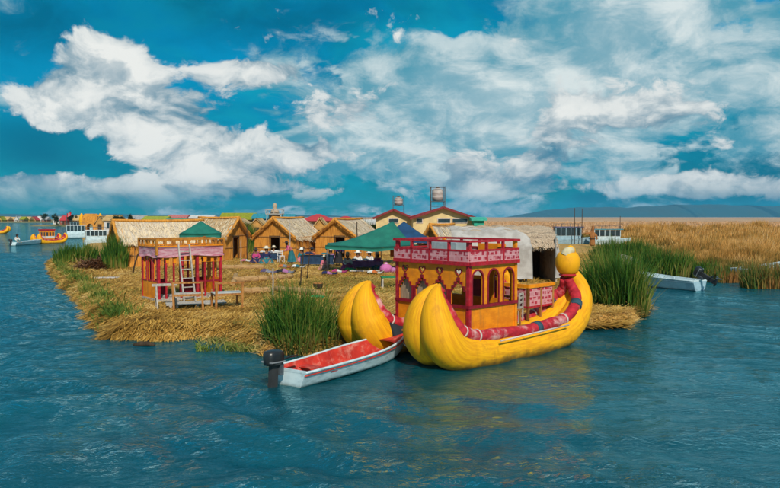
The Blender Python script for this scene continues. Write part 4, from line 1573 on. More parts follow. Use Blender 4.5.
C_PURP, C_GREY, C_WHITE, C_PINK, C_MAG = flat('cloth_purple', (0.10, 0.07, 0.14)), flat('cloth_grey', (0.20, 0.20, 0.24)), flat('cloth_white', (0.66, 0.64, 0.62)), \
    flat('cloth_pink', (0.58, 0.16, 0.22)), flat('cloth_magenta', (0.46, 0.05, 0.18))
C_TEAL, C_NAVY, C_GREEN, C_LILAC = flat('cloth_teal', (0.02, 0.15, 0.18)), flat('cloth_navy', (0.015, 0.02, 0.08)), flat('cloth_green', (0.03, 0.30, 0.09)), flat('cloth_lilac', (0.42, 0.16, 0.36))
C_ORANGE, C_DARK = flat('cloth_orange', (0.55, 0.14, 0.03)), flat('cloth_dark', (0.02, 0.02, 0.025))
folded_cloth('purple grey woven textiles spread over the back reed roll', at(278, 274, GZ), 2.0, .6, [C_PURP, C_GREY, C_PURP, C_DARK, C_LILAC, C_GREY], R(-5), h=.3)
folded_cloth('green plastic sheet lying behind the front reed clump', at(318, 298, GZ), .55, .5, [C_GREEN, C_GREEN], 0, 'plastic_sheet', h=.12)

# dark basket near the reed clump
bk = thing('basket', 'dark round basket standing behind the front reed clump', 'basket', at(318, 289, GZ))
MB().lathe([(.14, 0), (.20, .05), (.23, .22), (.22, .27), (.19, .26), (.17, .08), (.05, .06)], 14).build('bowl', DARKWOOD, bk)
MB().tube([(.21 * math.cos(a), .21 * math.sin(a), .27) for a in np.linspace(0, 6.283, 17)], .022, 6).build('rim', WOOD, bk)

# faded orange-red roll end with dark net, on the bank left of the far bow
fr_ = thing('boat_fender', 'faded red roll with dark net lying left of the far bow', 'fender', at(322, 330, GZ - .1))
MB().tube(cat_rom([(-.28, .35, .28), (-.22, .1, .36), (-.02, -.10, .30), (.25, -.18, .20), (.42, -.1, .16)], 5), .11, 12).build('roll', mat('faded_red', (0.55, 0.09, 0.06), (0.42, 0.06, 0.05), (5, 5, 5), c3=(0.6, 0.3, 0.22), s3=(3, 3, 3), a3=.7), fr_)
nb = MB()
nb.grid(lambda u, v: (-.15 + .5 * u, -.05 + .4 * v, .30 + .10 * math.sin(u * 7) * math.sin(v * 8)), 8, 8, .02)
nb.build('net', C_DARK, fr_)

# small debris
wbd = thing('white_board', 'white weathered board lying on the straw at left', 'board', at(106, 278.5, GZ), R(4))
for k in range(3):
    MB().box((0, .12 * k, .04 + .004 * k), (1.25, .115, .04)).build('plank', flat('white_wood', (0.58, 0.54, 0.52)), wbd)
fl = thing('floating_log', 'dark log floating on the water before the straw bank', 'log', at(144, 345.5, 0), R(-6))
MB().tube([(-.32, 0, .0), (-.1, .02, .04), (.15, 0, .05), (.34, -.02, .01)], [.05, .075, .07, .04], 9).build('trunk', DARKWOOD, fl)
MB().tube([(.05, 0, .06), (.12, .05, .16)], [.025, .012], 6).build('stub', DARKWOOD, fl)
# brown heap of old reeds
n = 2600
pc = at(97, 268, GZ)
r_ = np.sqrt(rng.random(n)) * 1.3
a_ = rng.uniform(0, 6.28, n)
Bp = np.stack([r_ * np.cos(a_), r_ * .6 * np.sin(a_), .75 * (1 - r_ / 1.35) * rng.random(n)], 1)
V, T = straw_arrays(Bp, rng.uniform(.3, .9, n), rng.uniform(0, 6.28, n), rng.normal(0, .3, n), rng.uniform(.03, .06, n))
hp = tri_mesh('reed_heap', V, T, blade_mat('old_reed', [(0.10, 0.05, 0.03), (0.22, 0.11, 0.06), (0.32, 0.18, 0.10)], translucent=0))
hp.location = pc
tag(hp, 'brown heap of old reeds left of the green tuft', 'reed heap')

# ================================================================== HUTS AND TENTS


ROOFSTRAW = blade_mat('roof_straw', [(0.42, 0.28, 0.14), (0.60, 0.45, 0.28), (0.70, 0.58, 0.42), (0.60, 0.40, 0.18)], translucent=0)


def thatch_fringe(parent, a, b, n, L, m=None, down=(0, 0, -1), wid=0.03, out=(0, 0, 0)):
    """ragged straw edge hanging from the line a-b"""
    A, B = np.array(a, float), np.array(b, float)
    t = rng.random(n)
    base = A + (B - A) * t[:, None]
    d = np.array(down, float) + np.array(out, float)
    V = np.zeros((n, 3, 3))
    s = (B - A) / np.linalg.norm(B - A) * wid
    V[:, 0] = base - s
    V[:, 1] = base + s
    V[:, 2] = base + d * (L * rng.uniform(.4, 1.1, n))[:, None] + rng.normal(0, .03, (n, 3))
    o = tri_mesh('thatch_fringe', V.reshape(-1, 3), np.arange(n * 3).reshape(-1, 3), m or THATCHD)
    o.parent = parent
    o['kind'] = 'stuff'
    return o


def hut(label, loc, rz, Wd, L, wh, rh, wall_m, roof_l, roof_r, door=True, over=0.35, group='straw huts of the island', poles=True, dw=0.85, doorx=0.0):
    """gabled reed hut: gable faces local -y, ridge runs along +y"""
    t = thing('straw_hut', label, 'hut', loc, rz, group)
    h = Wd / 2
    gable = [(-h, 0), (h, 0), (h, wh), (0, rh), (-h, wh)]
    holes = [rect(doorx - dw / 2, 0.02, doorx + dw / 2, min(1.75, wh + .3))] if door else []
    g1 = panel('gable_wall', gable, holes, 0.07, wall_m, t, (0, 0, 0), (1, 0, 0), (0, 0, 1))
    panel('gable_wall', gable, [], 0.07, wall_m, t, (0, L, 0), (1, 0, 0), (0, 0, 1))
    if door:
        dz = min(1.75, wh + .3)
        for x in (doorx - dw / 2 - .03, doorx + dw / 2 + .03):
            MB().bar((x, -.05, 0), (x, -.05, dz + .05), .06).build('door_post', DARKWOOD, g1)
        MB().bar((doorx - dw / 2 - .08, -.05, dz + .06), (doorx + dw / 2 + .08, -.05, dz + .06), .06).build('lintel', DARKWOOD, g1)
    # reed stalk battens standing on the gable and along the walls
    for s in (-1, 1):
        MB().box((s * (h - .035), L / 2, wh / 2), (.07, L - .08, wh)).build('side_wall', wall_m, t)
        nb_ = int(L / .55)
        for k in range(nb_ + 1):
            y = L * k / nb_
            MB().bar((s * (h + .02), y, 0), (s * (h + .02), y, wh), .045).build('batten', THATCHD, t)
        MB().bar((s * (h + .03), .03, wh * .45), (s * (h + .03), L - .03, wh * .45), .04).build('batten', THATCHD, t)
    for zz in (wh * .5, wh):
        for xa, xb in ((-h, doorx - dw / 2 - .1), (doorx + dw / 2 + .1, h)) if zz < 1.7 and door else ((-h, h),):
            if xb - xa > .1:
                MB().bar((xa, -.055, zz), (xb, -.055, zz), .045).build('batten', THATCHD, t)
    # roof slopes, slightly sagging slabs with overhang
    sl = Vector((h, 0, wh - rh))
    for s, m in ((-1, roof_l), (1, roof_r)):
        b = MB()
        ext = 1 + .22 / (sl.length)

        def fn(u, v):
            y = -over + (L + 2 * over) * u
            sag = -.11 * math.sin(math.pi * u) - .05 * math.sin(math.pi * v) + .012 * math.sin(31 * u) * math.sin(17 * v)
            return (s * h * ext * v, y, rh + .05 + (wh - rh) * ext * v + sag)
        b.grid(fn, 14, 8, .09 if s < 0 else -.09)
        ro = b.build('roof_slope', m, t)
        nn_ = int(L * 150)
        uu, vv = rng.random(nn_), rng.random(nn_)
        P_ = np.array([fn(a_, c_) for a_, c_ in zip(uu, vv)])
        sl_ = math.atan2(wh - rh, h)
        V_, T_ = straw_arrays(P_ + np.array([0, 0, .02]), rng.uniform(.25, .6, nn_), (0 if s > 0 else math.pi) + rng.normal(0, .2, nn_), sl_ + rng.normal(.06, .06, nn_), rng.uniform(.02, .045, nn_))
        tho = tri_mesh('thatch', V_, T_, ROOFSTRAW)
        tho.parent = ro
        tho['kind'] = 'stuff'
        e = fn(0, 1), fn(1, 1)
        thatch_fringe(ro, e[0], e[1], int(L * 70), .30, ROOFSTRAW)
        f0, f1 = fn(0, 0), fn(0, 1)
        MB().tube([Vector(fn(0.004, q / 8)) + Vector((0, 0, .0)) for q in range(9)], [.10 + .02 * math.sin(q * 2.3) for q in range(9)], 9).build('verge_roll', THATCH, ro)
        thatch_fringe(ro, f0, f1, int(sl.length * 90), .34, wall_m)
    MB().tube([(0.02 * math.sin(k * 2), -over - .05 + (L + 2 * over + .1) * k / 8, rh + .09 - .05 * math.sin(math.pi * k / 8)) for k in range(9)],
              [.09 + .012 * math.sin(k * 3) for k in range(9)], 10).build('ridge_roll', THATCH, t)
    return t


PALEWHITE = mat('pale_white_roof', (0.56, 0.47, 0.38), (0.42, 0.34, 0.26), (1.6, 14, 14), rough=0.95, bump=0.5, bdist=0.03, c3=(0.40, 0.30, 0.20), s3=(0.7, 0.7, 0.7), a3=.5)
TANROOF = mat('tan_roof', (0.50, 0.34, 0.18), (0.34, 0.21, 0.10), (1.6, 16, 16), rough=0.95, bump=0.6, bdist=0.03, c3=(0.58, 0.46, 0.32), s3=(0.6, 0.6, 0.6), a3=.6)
# long hut, broadside, gable to the left
p = at(101, 268, GZ)
hut('long reed hut with pale roof seen broadside, leftmost on the island', (p.x + .55, 47.9, GZ), R(-57), 3.2, 5.4, 1.75, 3.05, THATCH, PALEWHITE, PALEWHITE, door=False, over=.45)
# grey sheet standing against its right end
gs = thing('sheet_panel', 'upright blue grey sheet panel at the right end of the long hut', 'panel', (XY(175, 51.2), 50.6, GZ), R(5))
MB().box((0, 0, 1.55), (.55, .04, 3.0)).build('sheet', flat('blue_grey_sheet', (0.22, 0.28, 0.32)), gs)
MB().bar((-.29, -.02, 0), (-.29, -.02, 3.1), .05).build('post', GREYWOOD, gs)
# tan hut with gable to the right
hut('tan reed hut behind the green peaked tent', (XY(240, 57.3), 55.6, GZ), R(72), 3.4, 3.0, 1.9, 3.25, THATCH, TANROOF, TANROOF, dw=.8)
# two orange gables in the middle
hut('orange gabled hut with pale right roof and open dark door', (XY(277, 58), 57.0, GZ), R(-22), 3.9, 4.4, 1.75, 3.25, THATCH, TANROOF, PALEWHITE)
hut('orange gabled hut partly under the green canopy', (XY(337, 58), 57.5, GZ), R(-24), 3.9, 4.4, 1.75, 3.15, THATCH, TANROOF, PALEWHITE, doorx=.3)
# small straw hut behind the boat cabin
hut('small orange straw hut with white side behind the boat cabin', (XY(432, 52), 51.5, GZ), R(-38), 2.2, 2.6, 1.3, 2.75, THATCH, TANROOF, CANVAS, door=False)


def canopy(label, c, half, zeave, zpeak, m, posts=True, rz=0.0, name='canopy_tent', sag=.18, pk=0.0, ex=1.25, tilt=0.0):
    t = thing(name, label, 'tent', c, rz, 'canopies of the island')
    hx, hy = half
    b = MB()
    n = 20

    def fn(u, v):
        x, y = (u * 2 - 1), (v * 2 - 1)
        r = max(abs(x), abs(y))
        prof = (1 - r)
        z = zeave + (zpeak - zeave) * (prof ** ex)
        edge = -.0
        corner = abs(x * y)
        z -= sag * (1 - corner) * r ** 3 * .5
        z += tilt * x
        return ((x + pk * prof) * hx, y * hy, z)
    b.grid(fn, n, n, .02)
    cl = b.build('canopy_cloth', m, t)
    for s in range(4):
        e = [(-1, -1), (1, -1), (1, 1), (-1, 1)]
        a, d = e[s], e[(s + 1) % 4]
        v = MB()

        def vf(u, w):
            x, y = a[0] + (d[0] - a[0]) * u, a[1] + (d[1] - a[1]) * u
            q = fn((x + 1) / 2, (y + 1) / 2)
            return (q[0] * 1.003, q[1] * 1.003, q[2] - .02 - .20 * w - .03 * math.sin(u * 14) * w)
        v.grid(vf, 16, 2, .012)
        v.build('valance', m, cl)
    if posts:
        for sx in (-1, 1):
            for sy in (-1, 1):
                MB().tube([(sx * hx * .97, sy * hy * .97, 0), (sx * hx * .97, sy * hy * .97, zeave + tilt * sx - .02)], .028, 8).build('post', STEEL, t)
    return t


canopy('large dark green canopy over the market women', (XY(371, 43.5), 43.5, GZ), (2.75, 1.9), 1.70, 3.10, GREENTENT, rz=R(3), sag=.35, pk=.5, ex=1.5)
canopy('dark blue canopy behind the green canopy', (XY(404, 50), 50, GZ), (1.9, 1.7), 1.8, 3.05, BLUETENT, rz=R(-6))
canopy('small green peaked tent top behind the red kiosk', (XY(201, 42), 42.0, GZ), (1.15, 1.15), 2.40, 3.12, GREENTENT, rz=R(12), sag=.1, ex=1.0)


def reed_shelter():
    """broad barrel-roofed reed shelter with a white canvas flap and a dark doorway"""
    Y = 35.5
    x0, x1 = XY(461, Y), XY(559, Y)
    t = thing('reed_shelter', 'broad grey reed shelter with white canvas flap behind the yellow boat', 'shelter', (x0, Y, GZ), R(3))
    Wt = x1 - x0
    H = 2.72
    D = 3.2

    def fn(u, v):
        # v from front eave over the ridge to the back eave
        a = math.pi * (0.10 + 0.80 * v)
        bulge = .10 * math.sin(math.pi * u)
        return (Wt * u + .03 * math.sin(v * 30), D / 2 - D / 2 * math.cos(a) * 1.05, 1.0 + (H - 1.0 + bulge * .4) * (math.sin(a) ** .7) + .03 * math.sin(u * 41 + v * 5) + .035 * math.sin(v * 75))
    b = MB()
    b.grid(fn, 40, 64, -.12)
    roof = b.build('roof', GREYREED, t)
    n = 2600
    u, v = rng.random(n), rng.uniform(.02, .6, n)
    P = np.array([fn(a, c) for a, c in zip(u, v)])
    V, T = straw_arrays(P + np.array([0, -.02, .03]), rng.uniform(.15, .35, n), rng.normal(-1.57, .25, n), -rng.uniform(.3, 1.2, n) * (1 - v), rng.uniform(.02, .04, n))
    th = tri_mesh('thatch', V, T, blade_mat('grey_thatch', [(0.24, 0.16, 0.10), (0.42, 0.31, 0.21), (0.58, 0.46, 0.34), (0.50, 0.33, 0.18)], translucent=0))
    th.parent = roof
    th['kind'] = 'stuff'
    thatch_fringe(roof, fn(0, 0), fn(1, 0), 220, .14, GREYREED)
    # ragged top of upright reeds along the ridge
    n = 900
    P = np.array([fn(a, .5 + .03 * rng.normal()) for a in rng.random(n)])
    V, T = blade_arrays(P, rng.uniform(.06, .22, n), rng.uniform(0, 6.28, n), rng.uniform(0, .5, n), rng.uniform(.02, .04, n))
    rg = tri_mesh('ridge_reeds', V, T, MATS['grey_thatch'])
    rg.parent = roof
    rg['kind'] = 'stuff'
    # right end wall, back wall, posts
    arcp = [(D / 2 - D / 2 * math.cos(math.pi * (.10 + .8 * k / 16)) * 1.05, 1.0 + (H - 1.1) * math.sin(math.pi * (.10 + .8 * k / 16)) ** .7) for k in range(17)]
    endp = [(arcp[0][0], 0)] + arcp[::1] + [(arcp[-1][0], 0)]
    panel('end_wall', endp, [], .08, GREYREED, t, (Wt - .05, 0, 0), (0, 1, 0), (0, 0, 1))
    panel('end_wall', endp, [], .08, GREYREED, t, (.05, 0, 0), (0, 1, 0), (0, 0, 1))
    MB().box((Wt / 2, D - .1, .8), (Wt, .08, 1.6)).build('back_wall', DARKWOOD, t)
    for x in (.05, Wt * .68, Wt - .05):
        MB().bar((x, .12, 0), (x, .12, 1.65), .09).build('post', GREYWOOD, t)
    # reed front wall with the doorway left open
    MB().box((Wt * .34, .16, .65), (Wt * .64, .06, 1.3)).build('front_wall', REEDMAT, t)
    # canvas: hangs from mid roof, drapes forward
    c = MB()

    def cf(u, v):
        x = Wt * (-.09 + .80 * u)
        vs_ = .46 - .10 * u - .22 * max(0, u - .75) / .25
        k = min(1, v / .62)
        q = Vector(fn(min(max(x / Wt, 0), 1), vs_ * (1 - k)))
        w_ = max(0, v - .62) / .38
        return (x + .10 * v * u, q.y - .16 - .10 * k - .10 * math.sin(u * 9) * w_, q.z + .10 * (1 - k) - 1.55 * w_ + .015 * math.sin(u * 13 + v * 4))
    c.grid(cf, 30, 22, .02)
    c.build('canvas_flap', CANVAS, t)
    # pale canvas strip down the right corner
    s2 = MB()
    s2.grid(lambda u, v: (Wt - .16 + .42 * u * (.3 + v) , -.12 + .3 * u - .1 * math.sin(v * 3), 2.35 - 2.1 * v), 6, 12, .02)
    s2.build('canvas_strip', CANVAS, t)


reed_shelter()

# ================================================================== MARKET: tables, people, bundles


def stall(label, p, w, d, h, cloth, goods, rz=0.0):
    t = thing('market_table', label, 'table', p, rz, 'market tables')
    MB().box((0, 0, h), (w, d, .04)).build('table_top', WOOD, t)
    for sx in (-1, 1):
        for sy in (-1, 1):
            MB().bar((sx * (w / 2 - .06), sy * (d / 2 - .06), 0), (sx * (w / 2 - .06), sy * (d / 2 - .06), h), .05).build('leg', GREYWOOD, t)
    b = MB()
    b.grid(lambda u, v: ((u - .5) * (w + .06), -d / 2 - .03 - .04 * v * (1 + math.sin(u * 22)) * .5, h + .03 - (h - .12) * v), 24, 5, .012)
    b.grid(lambda u, v: ((u - .5) * (w + .06), d * (v - .5) * 1.05, h + .033), 6, 4, .012)
    b.build('table_cloth', cloth, t)
    # goods are things of their own
    rr = random.Random(int(w * 100 + p[0] * 10))
    M3 = Matrix.Rotation(rz, 3, 'Z')
    for i, (m, ww, lab) in enumerate(goods):
        x = -w / 2 + w * (i + .5) / len(goods)
        q = Vector(p) + M3 @ Vector((x, 0, h + .04))
        folded_cloth(lab, q, ww, d * .7, [m, m], rz + rr.uniform(-.2, .2), 'textile_pile', 'textiles for sale', h=.12 + .1 * rr.random())


stall('long market table with navy cloth before the open hut door', at(267, 260.5, GZ), 2.1, .8, .55, NAVYCLOTH,
      [(C_PINK, .4, 'pink textile pile at the left end of the navy table'), (C_WHITE, .5, 'white textile pile second on the navy table'),
       (C_GREY, .4, 'grey textile pile in the middle of the navy table'), (C_WHITE, .4, 'white textile pile at the right end of the navy table')], R(-4))
stall('dark market table with black cloth between the two gabled huts', at(318, 266, GZ), 2.2, .9, .72, NAVYCLOTH,
      [(C_NAVY, .6, 'navy textile pile left on the black table'), (C_TEAL, .6, 'teal textile pile right on the black table')], R(-3))
stall('low market table with lilac cloth under the green canopy', at(366, 268.5, GZ), 2.2, .9, .48, C_LILAC,
      [(C_GREY, .4, 'grey textile pile left under the canopy'), (C_WHITE, .4, 'white textile pile middle under the canopy'),
       (C_MAG, .3, 'magenta textile pile right under the canopy')], R(3))
folded_cloth('striped textiles spread on the straw before the canopy table', at(366, 271.5, GZ), 2.0, .8, [C_WHITE, C_GREY, C_WHITE, C_LILAC, C_WHITE], 0)
folded_cloth('green cloth spread before the woman in magenta', at(351, 271, GZ), .8, .7, [C_GREEN, C_GREEN], .2, h=.2)
# white chair by the tables
chair('white_chair', 'white plastic chair beside the navy market table', at(281, 262, GZ), R(30), C_WHITE)
# lilac bundle by the canopy post
bd = thing('cloth_bundle', 'big lilac pink cloth bundle at the canopy post', 'bundle', at(386, 273, GZ))
b = MB()
b.lathe([(.10, 0), (.32, .04), (.40, .22), (.34, .42), (.20, .52), (.07, .56), (.10, .63), (.02, .66)], 14, (0, 0, 0), 1.0, .85)
b.build('sack', flat('bundle_pink', (0.52, 0.14, 0.36)), bd)
MB().tube([(.08 * math.cos(a), .07 * math.sin(a), .56) for a in np.linspace(0, 6.283, 11)], .02, 6).build('knot', C_WHITE, bd)
MB().lathe([(.06, 0), (.2, .03), (.24, .15), (.16, .30), (.04, .34)], 12, (.42, .05, 0)).build('sack', C_LILAC, bd)
# green table by the cabin
gt = thing('green_table', 'low green topped table left of the boat cabin', 'table', at(391, 288, GZ), R(8))
MB().box((0, 0, .52), (.95, .6, .05)).build('table_top', flat('table_green', (0.02, 0.20, 0.07)), gt)
for sx in (-1, 1):
    for sy in (-1, 1):
        MB().bar((sx * .42, sy * .25, 0), (sx * .42, sy * .25, .5), .05).build('leg', GREYWOOD, gt)


def skin_obj(name, chain, m, parent, sub=2):
    """chain: {key: ((x,y,z), radius, parent key)}; grown with the Skin modifier"""
    keys = list(chain)
    idx = {k: i for i, k in enumerate(keys)}
    me = bpy.data.meshes.new(name)
    me.from_pydata([chain[k][0] for k in keys], [(idx[k], idx[chain[k][2]]) for k in keys if chain[k][2] is not None], [])
    o = bpy.data.objects.new(name, me)
    COL.objects.link(o)
    md = o.modifiers.new('skin', 'SKIN')
    sv = me.skin_vertices[0].data if me.skin_vertices else None
    if sv is None:
        me.attributes  # noqa
    for k in keys:
        r = chain[k][1]
        rr_ = r if isinstance(r, tuple) else (r, r)
        sv[idx[k]].radius = rr_
    sv[0].use_root = True
    md.use_smooth_shade = True
    s = o.modifiers.new('sub', 'SUBSURF')
    s.levels = s.render_levels = sub
    o.parent = parent
    PENDING.append((o, m))
    return o


PENDING = []


def person(label, p, rz, top_m, skirt_m, hat_m=None, pose='sit', shawl=None, group='market people', lean=0.12):
    """pose sit: seated on the ground, wide skirt spread round; stand: bending forward a little; facing local -y"""
    t = thing('person', label, 'person', p, rz, group)
    if pose == 'sit':
        hipz, headz = .14, .80
        body = {'hip': ((0, 0, hipz), (.15, .13), None), 'waist': ((0, -.02, .30), (.125, .10), 'hip'), 'chest': ((0, -.05, .48), (.15, .11), 'waist'),
                'neck': ((0, -.07, .62), .05, 'chest'), 'jaw': ((0, -.10, .69), (.062, .07), 'neck'), 'head': ((0, -.10, .77), (.078, .088), 'jaw'), 'crown': ((0, -.09, .85), .055, 'head')}
        for s, n_ in ((-1, 'l'), (1, 'r')):
            body['sh' + n_] = ((s * .15, -.05, .55), .055, 'chest')
            body['el' + n_] = ((s * .22, -.12, .35), .042, 'sh' + n_)
            body['wr' + n_] = ((s * .10, -.30, .28), .028, 'el' + n_)
            body['ha' + n_] = ((s * .05, -.37, .27), (.034, .02), 'wr' + n_)
            body['kn' + n_] = ((s * .20, -.36, .18), .075, 'hip')
            body['an' + n_] = ((s * .10, -.58, .06), .045, 'kn' + n_)
            body['to' + n_] = ((s * .10, -.70, .04), .035, 'an' + n_)
        cloth = {'hip': ((0, 0, .22), (.16, .13), None), 'waist': ((0, -.02, .32), (.145, .12), 'hip'), 'chest': ((0, -.05, .49), (.175, .135), 'waist')}
        for s, n_ in ((-1, 'l'), (1, 'r')):
            cloth['sh' + n_] = ((s * .155, -.05, .555), .075, 'chest')
            cloth['el' + n_] = ((s * .225, -.12, .35), .062, 'sh' + n_)
            cloth['wr' + n_] = ((s * .125, -.27, .29), .045, 'el' + n_)
        hc = Vector((0, -.10, .86))
    else:
        bx = lean
        body = {'hip': ((0, 0, .88), (.14, .12), None), 'waist': ((0, -bx * .5, 1.03), (.12, .10), 'hip'), 'chest': ((0, -bx * 1.4, 1.22), (.15, .11), 'waist'),
                'neck': ((0, -bx * 2.0, 1.36), .05, 'chest'), 'jaw': ((0, -bx * 2.4, 1.42), (.062, .07), 'neck'), 'head': ((0, -bx * 2.5, 1.50), (.078, .088), 'jaw'), 'crown': ((0, -bx * 2.5, 1.58), .055, 'head')}
        for s, n_ in ((-1, 'l'), (1, 'r')):
            body['sh' + n_] = ((s * .155, -bx * 1.5, 1.29), .055, 'chest')
            body['el' + n_] = ((s * .23, -bx * 1.8 - .06, 1.05), .042, 'sh' + n_)
            body['wr' + n_] = ((s * .16, -bx * 2 - .24, .95), .028, 'el' + n_)
            body['ha' + n_] = ((s * .14, -bx * 2 - .31, .92), (.034, .02), 'wr' + n_)
            body['kn' + n_] = ((s * .10, -.04, .47), .068, 'hip')
            body['an' + n_] = ((s * .10, .02, .09), .042, 'kn' + n_)
            body['to' + n_] = ((s * .10, -.12, .04), .036, 'an' + n_)
        cloth = {'hip': ((0, -.01, .92), (.15, .13), None), 'waist': ((0, -bx * .5, 1.04), (.14, .12), 'hip'), 'chest': ((0, -bx * 1.4, 1.23), (.175, .135), 'waist')}
        for s, n_ in ((-1, 'l'), (1, 'r')):
            cloth['sh' + n_] = ((s * .16, -bx * 1.5, 1.295), .075, 'chest')
            cloth['el' + n_] = ((s * .235, -bx * 1.8 - .06, 1.05), .062, 'sh' + n_)
            cloth['wr' + n_] = ((s * .17, -bx * 2 - .20, .965), .045, 'el' + n_)
        hc = Vector((0, -bx * 2.5, 1.59))
    skin_obj('body', body, SKIN, t)
    skin_obj('blouse', cloth, top_m, t)
    # nose and hair
    sk = MB()
    if pose == 'sit':
        def sf(u, v):
            a = 2 * math.pi * u
            r = .13 + (.43 - .13) * v ** .8 + .02 * math.sin(a * 9) * v
            return (r * math.cos(a) * .95, -.18 * v + r * math.sin(a) * 1.05 - .02, .36 - .34 * v ** 1.2)
    else:
        def sf(u, v):
            a = 2 * math.pi * u
            r = .13 + .20 * v ** .8 + .02 * math.sin(a * 9) * v
            return (r * math.cos(a), r * math.sin(a) * .9 - bx * .3 * (1 - v), 1.0 - .80 * v)
    sk.grid(sf, 36, 8, .012)
    sk.build('skirt', skirt_m, t)
    hr = MB().lathe([(.02, -.16), (.085, -.13), (.10, -.05), (.098, .01), (.07, .055), (.01, .07)], 14, hc + Vector((0, .035, -.055)), 1.0, .92)
    hair = hr.build('hair', HAIR, t)
    MB().tube([hc + Vector((.05, .09, -.12)), hc + Vector((.06, .13, -.3)), hc + Vector((.05, .15, -.48))], [.028, .025, .012], 7).build('braid', HAIR, hair)
    if hat_m:
        MB().lathe([(.01, .0), (.20, .0), (.215, .012), (.20, .02), (.105, .03), (.10, .10), (.075, .135), (.01, .14)], 18, hc + Vector((0, .01, -.045))).build('hat', hat_m, t)
    if shawl:
        sb = MB()
        z0 = hc.z - .30
        y0 = hc.y

        def hf(u, v):
            a = math.pi * (-.1 + 1.2 * u)
            r = .14 + .12 * v ** .7
            return (r * math.cos(a) * 1.1, y0 + .06 + r * math.sin(a) * .8, z0 + .06 - .34 * v)
        sb.grid(hf, 16, 6, .014)
        sb.build('shawl', shawl, t)
    return t


STRAWHAT = flat('straw_hat', (0.62, 0.55, 0.42))
WHITEHAT = flat('white_hat', (0.72, 0.70, 0.66))
DARKHAT = flat('dark_hat', (0.03, 0.025, 0.03))
person('person in navy top and teal skirt seated before the navy table', at(266.5, 263.5, GZ), R(10), C_NAVY, C_TEAL, STRAWHAT, 'sit').scale = (1.35, 1.35, 1.35)
person('person in pink top and teal skirt bending near the hut corner', at(292, 264.5, GZ), R(-70), C_PINK, C_TEAL, DARKHAT, 'stand', shawl=C_MAG, lean=.16)
person('person in pale pink seated before the black table', at(325, 269.5, GZ), R(-12), C_PINK, flat('salmon', (0.55, 0.24, 0.20)), STRAWHAT, 'sit', shawl=C_WHITE)
person('person in dark clothes standing under left end of green canopy', at(338.5, 266, GZ), R(20), C_NAVY, C_DARK, DARKHAT, 'stand', shawl=C_MAG)
person('person in white blouse and magenta shawl seated on a green cloth', at(347, 269.5, GZ), R(25), C_WHITE, C_MAG, WHITEHAT, 'sit', shawl=C_MAG).scale = (1.2, 1.2, 1.2)
person('person in white blouse seated behind the lilac table', at(358, 267, GZ), R(-5), C_WHITE, C_GREY, WHITEHAT, 'sit').scale = (1.2, 1.2, 1.2)
person('person in white seated at the right under the green canopy', at(370, 267, GZ), R(-20), C_WHITE, C_NAVY, WHITEHAT, 'sit', shawl=C_GREY).scale = (1.2, 1.2, 1.2)
more = [(256, 262.5, 20, C_MAG, C_NAVY, DARKHAT, 'sit', 'person in magenta top seated at the left end of the navy table'),
        (274, 259.0, 5, C_WHITE, C_GREY, STRAWHAT, 'sit', 'person in white seated behind the navy table'),
        (302, 262.0, -10, C_TEAL, C_PINK, WHITEHAT, 'sit', 'person in teal top and pink skirt seated by the pole pair'),
        (312, 261.0, 12, C_ORANGE, C_DARK, DARKHAT, 'sit', 'person in orange seated behind the black table'),
        (331, 263.0, 0, C_LILAC, C_NAVY, WHITEHAT, 'sit', 'person in lilac seated at the right end of the black table'),
        (378, 268.5, -30, C_MAG, C_TEAL, STRAWHAT, 'sit', 'person in magenta seated beside the lilac bundle')]
for px_, py_, rz_, tm, sm, hm, ps, lb_ in more:
    person(lb_, at(px_, py_, GZ), R(rz_), tm, sm, hm, ps, shawl=sm).scale = (1.15, 1.15, 1.15)
piles = [(248, 262, C_PINK, C_WHITE, 'pink and white goods on the straw left of the navy table'), (286, 268, C_ORANGE, C_GREY, 'orange and grey goods on the straw below the bending woman'),
         (299, 268, C_WHITE, C_TEAL, 'white and teal goods on the straw between the poles'), (340, 273, C_MAG, C_WHITE, 'magenta and white goods before left end of the green canopy'),
         (330, 275, C_NAVY, C_LILAC, 'navy and lilac goods on the straw before the black table'), (376, 274, C_WHITE, C_ORANGE, 'white and orange goods beside the lilac bundle')]
for px_, py_, m1_, m2_, lb_ in piles:
    folded_cloth(lb_, at(px_, py_, GZ), .9, .6, [m1_, m2_, m1_], R(rng.uniform(-15, 15)), 'goods_pile', 'goods spread on the straw', h=.22)
# clothes line poles with garments under the canopy
hang = thing('hanging_textile', 'orange textile hanging at the right under the green canopy', 'textile', (XY(393, 43.4), 43.4, GZ))
b = MB()
b.grid(lambda u, v: ((u - .5) * .35, .03 * math.sin(u * 9), 1.65 - .75 * v), 8, 6, .012)
b.build('cloth', C_ORANGE, hang)
MB().bar((-.25, 0, 1.66), (.25, 0, 1.66), .02).build('rod', DARKWOOD, hang)

# ================================================================== FAR VILLAGE


def window_on(parent, x0, x1, z0, z1, y, m=GLASS, frame=None):
    w = MB().box(((x0 + x1) / 2, y - .02, (z0 + z1) / 2), (x1 - x0 + .16, .05, z1 - z0 + .16)).build('window', frame or CREAM, parent)
    MB().box(((x0 + x1) / 2, y - .05, (z0 + z1) / 2), (x1 - x0, .03, z1 - z0)).build('pane', m, w)


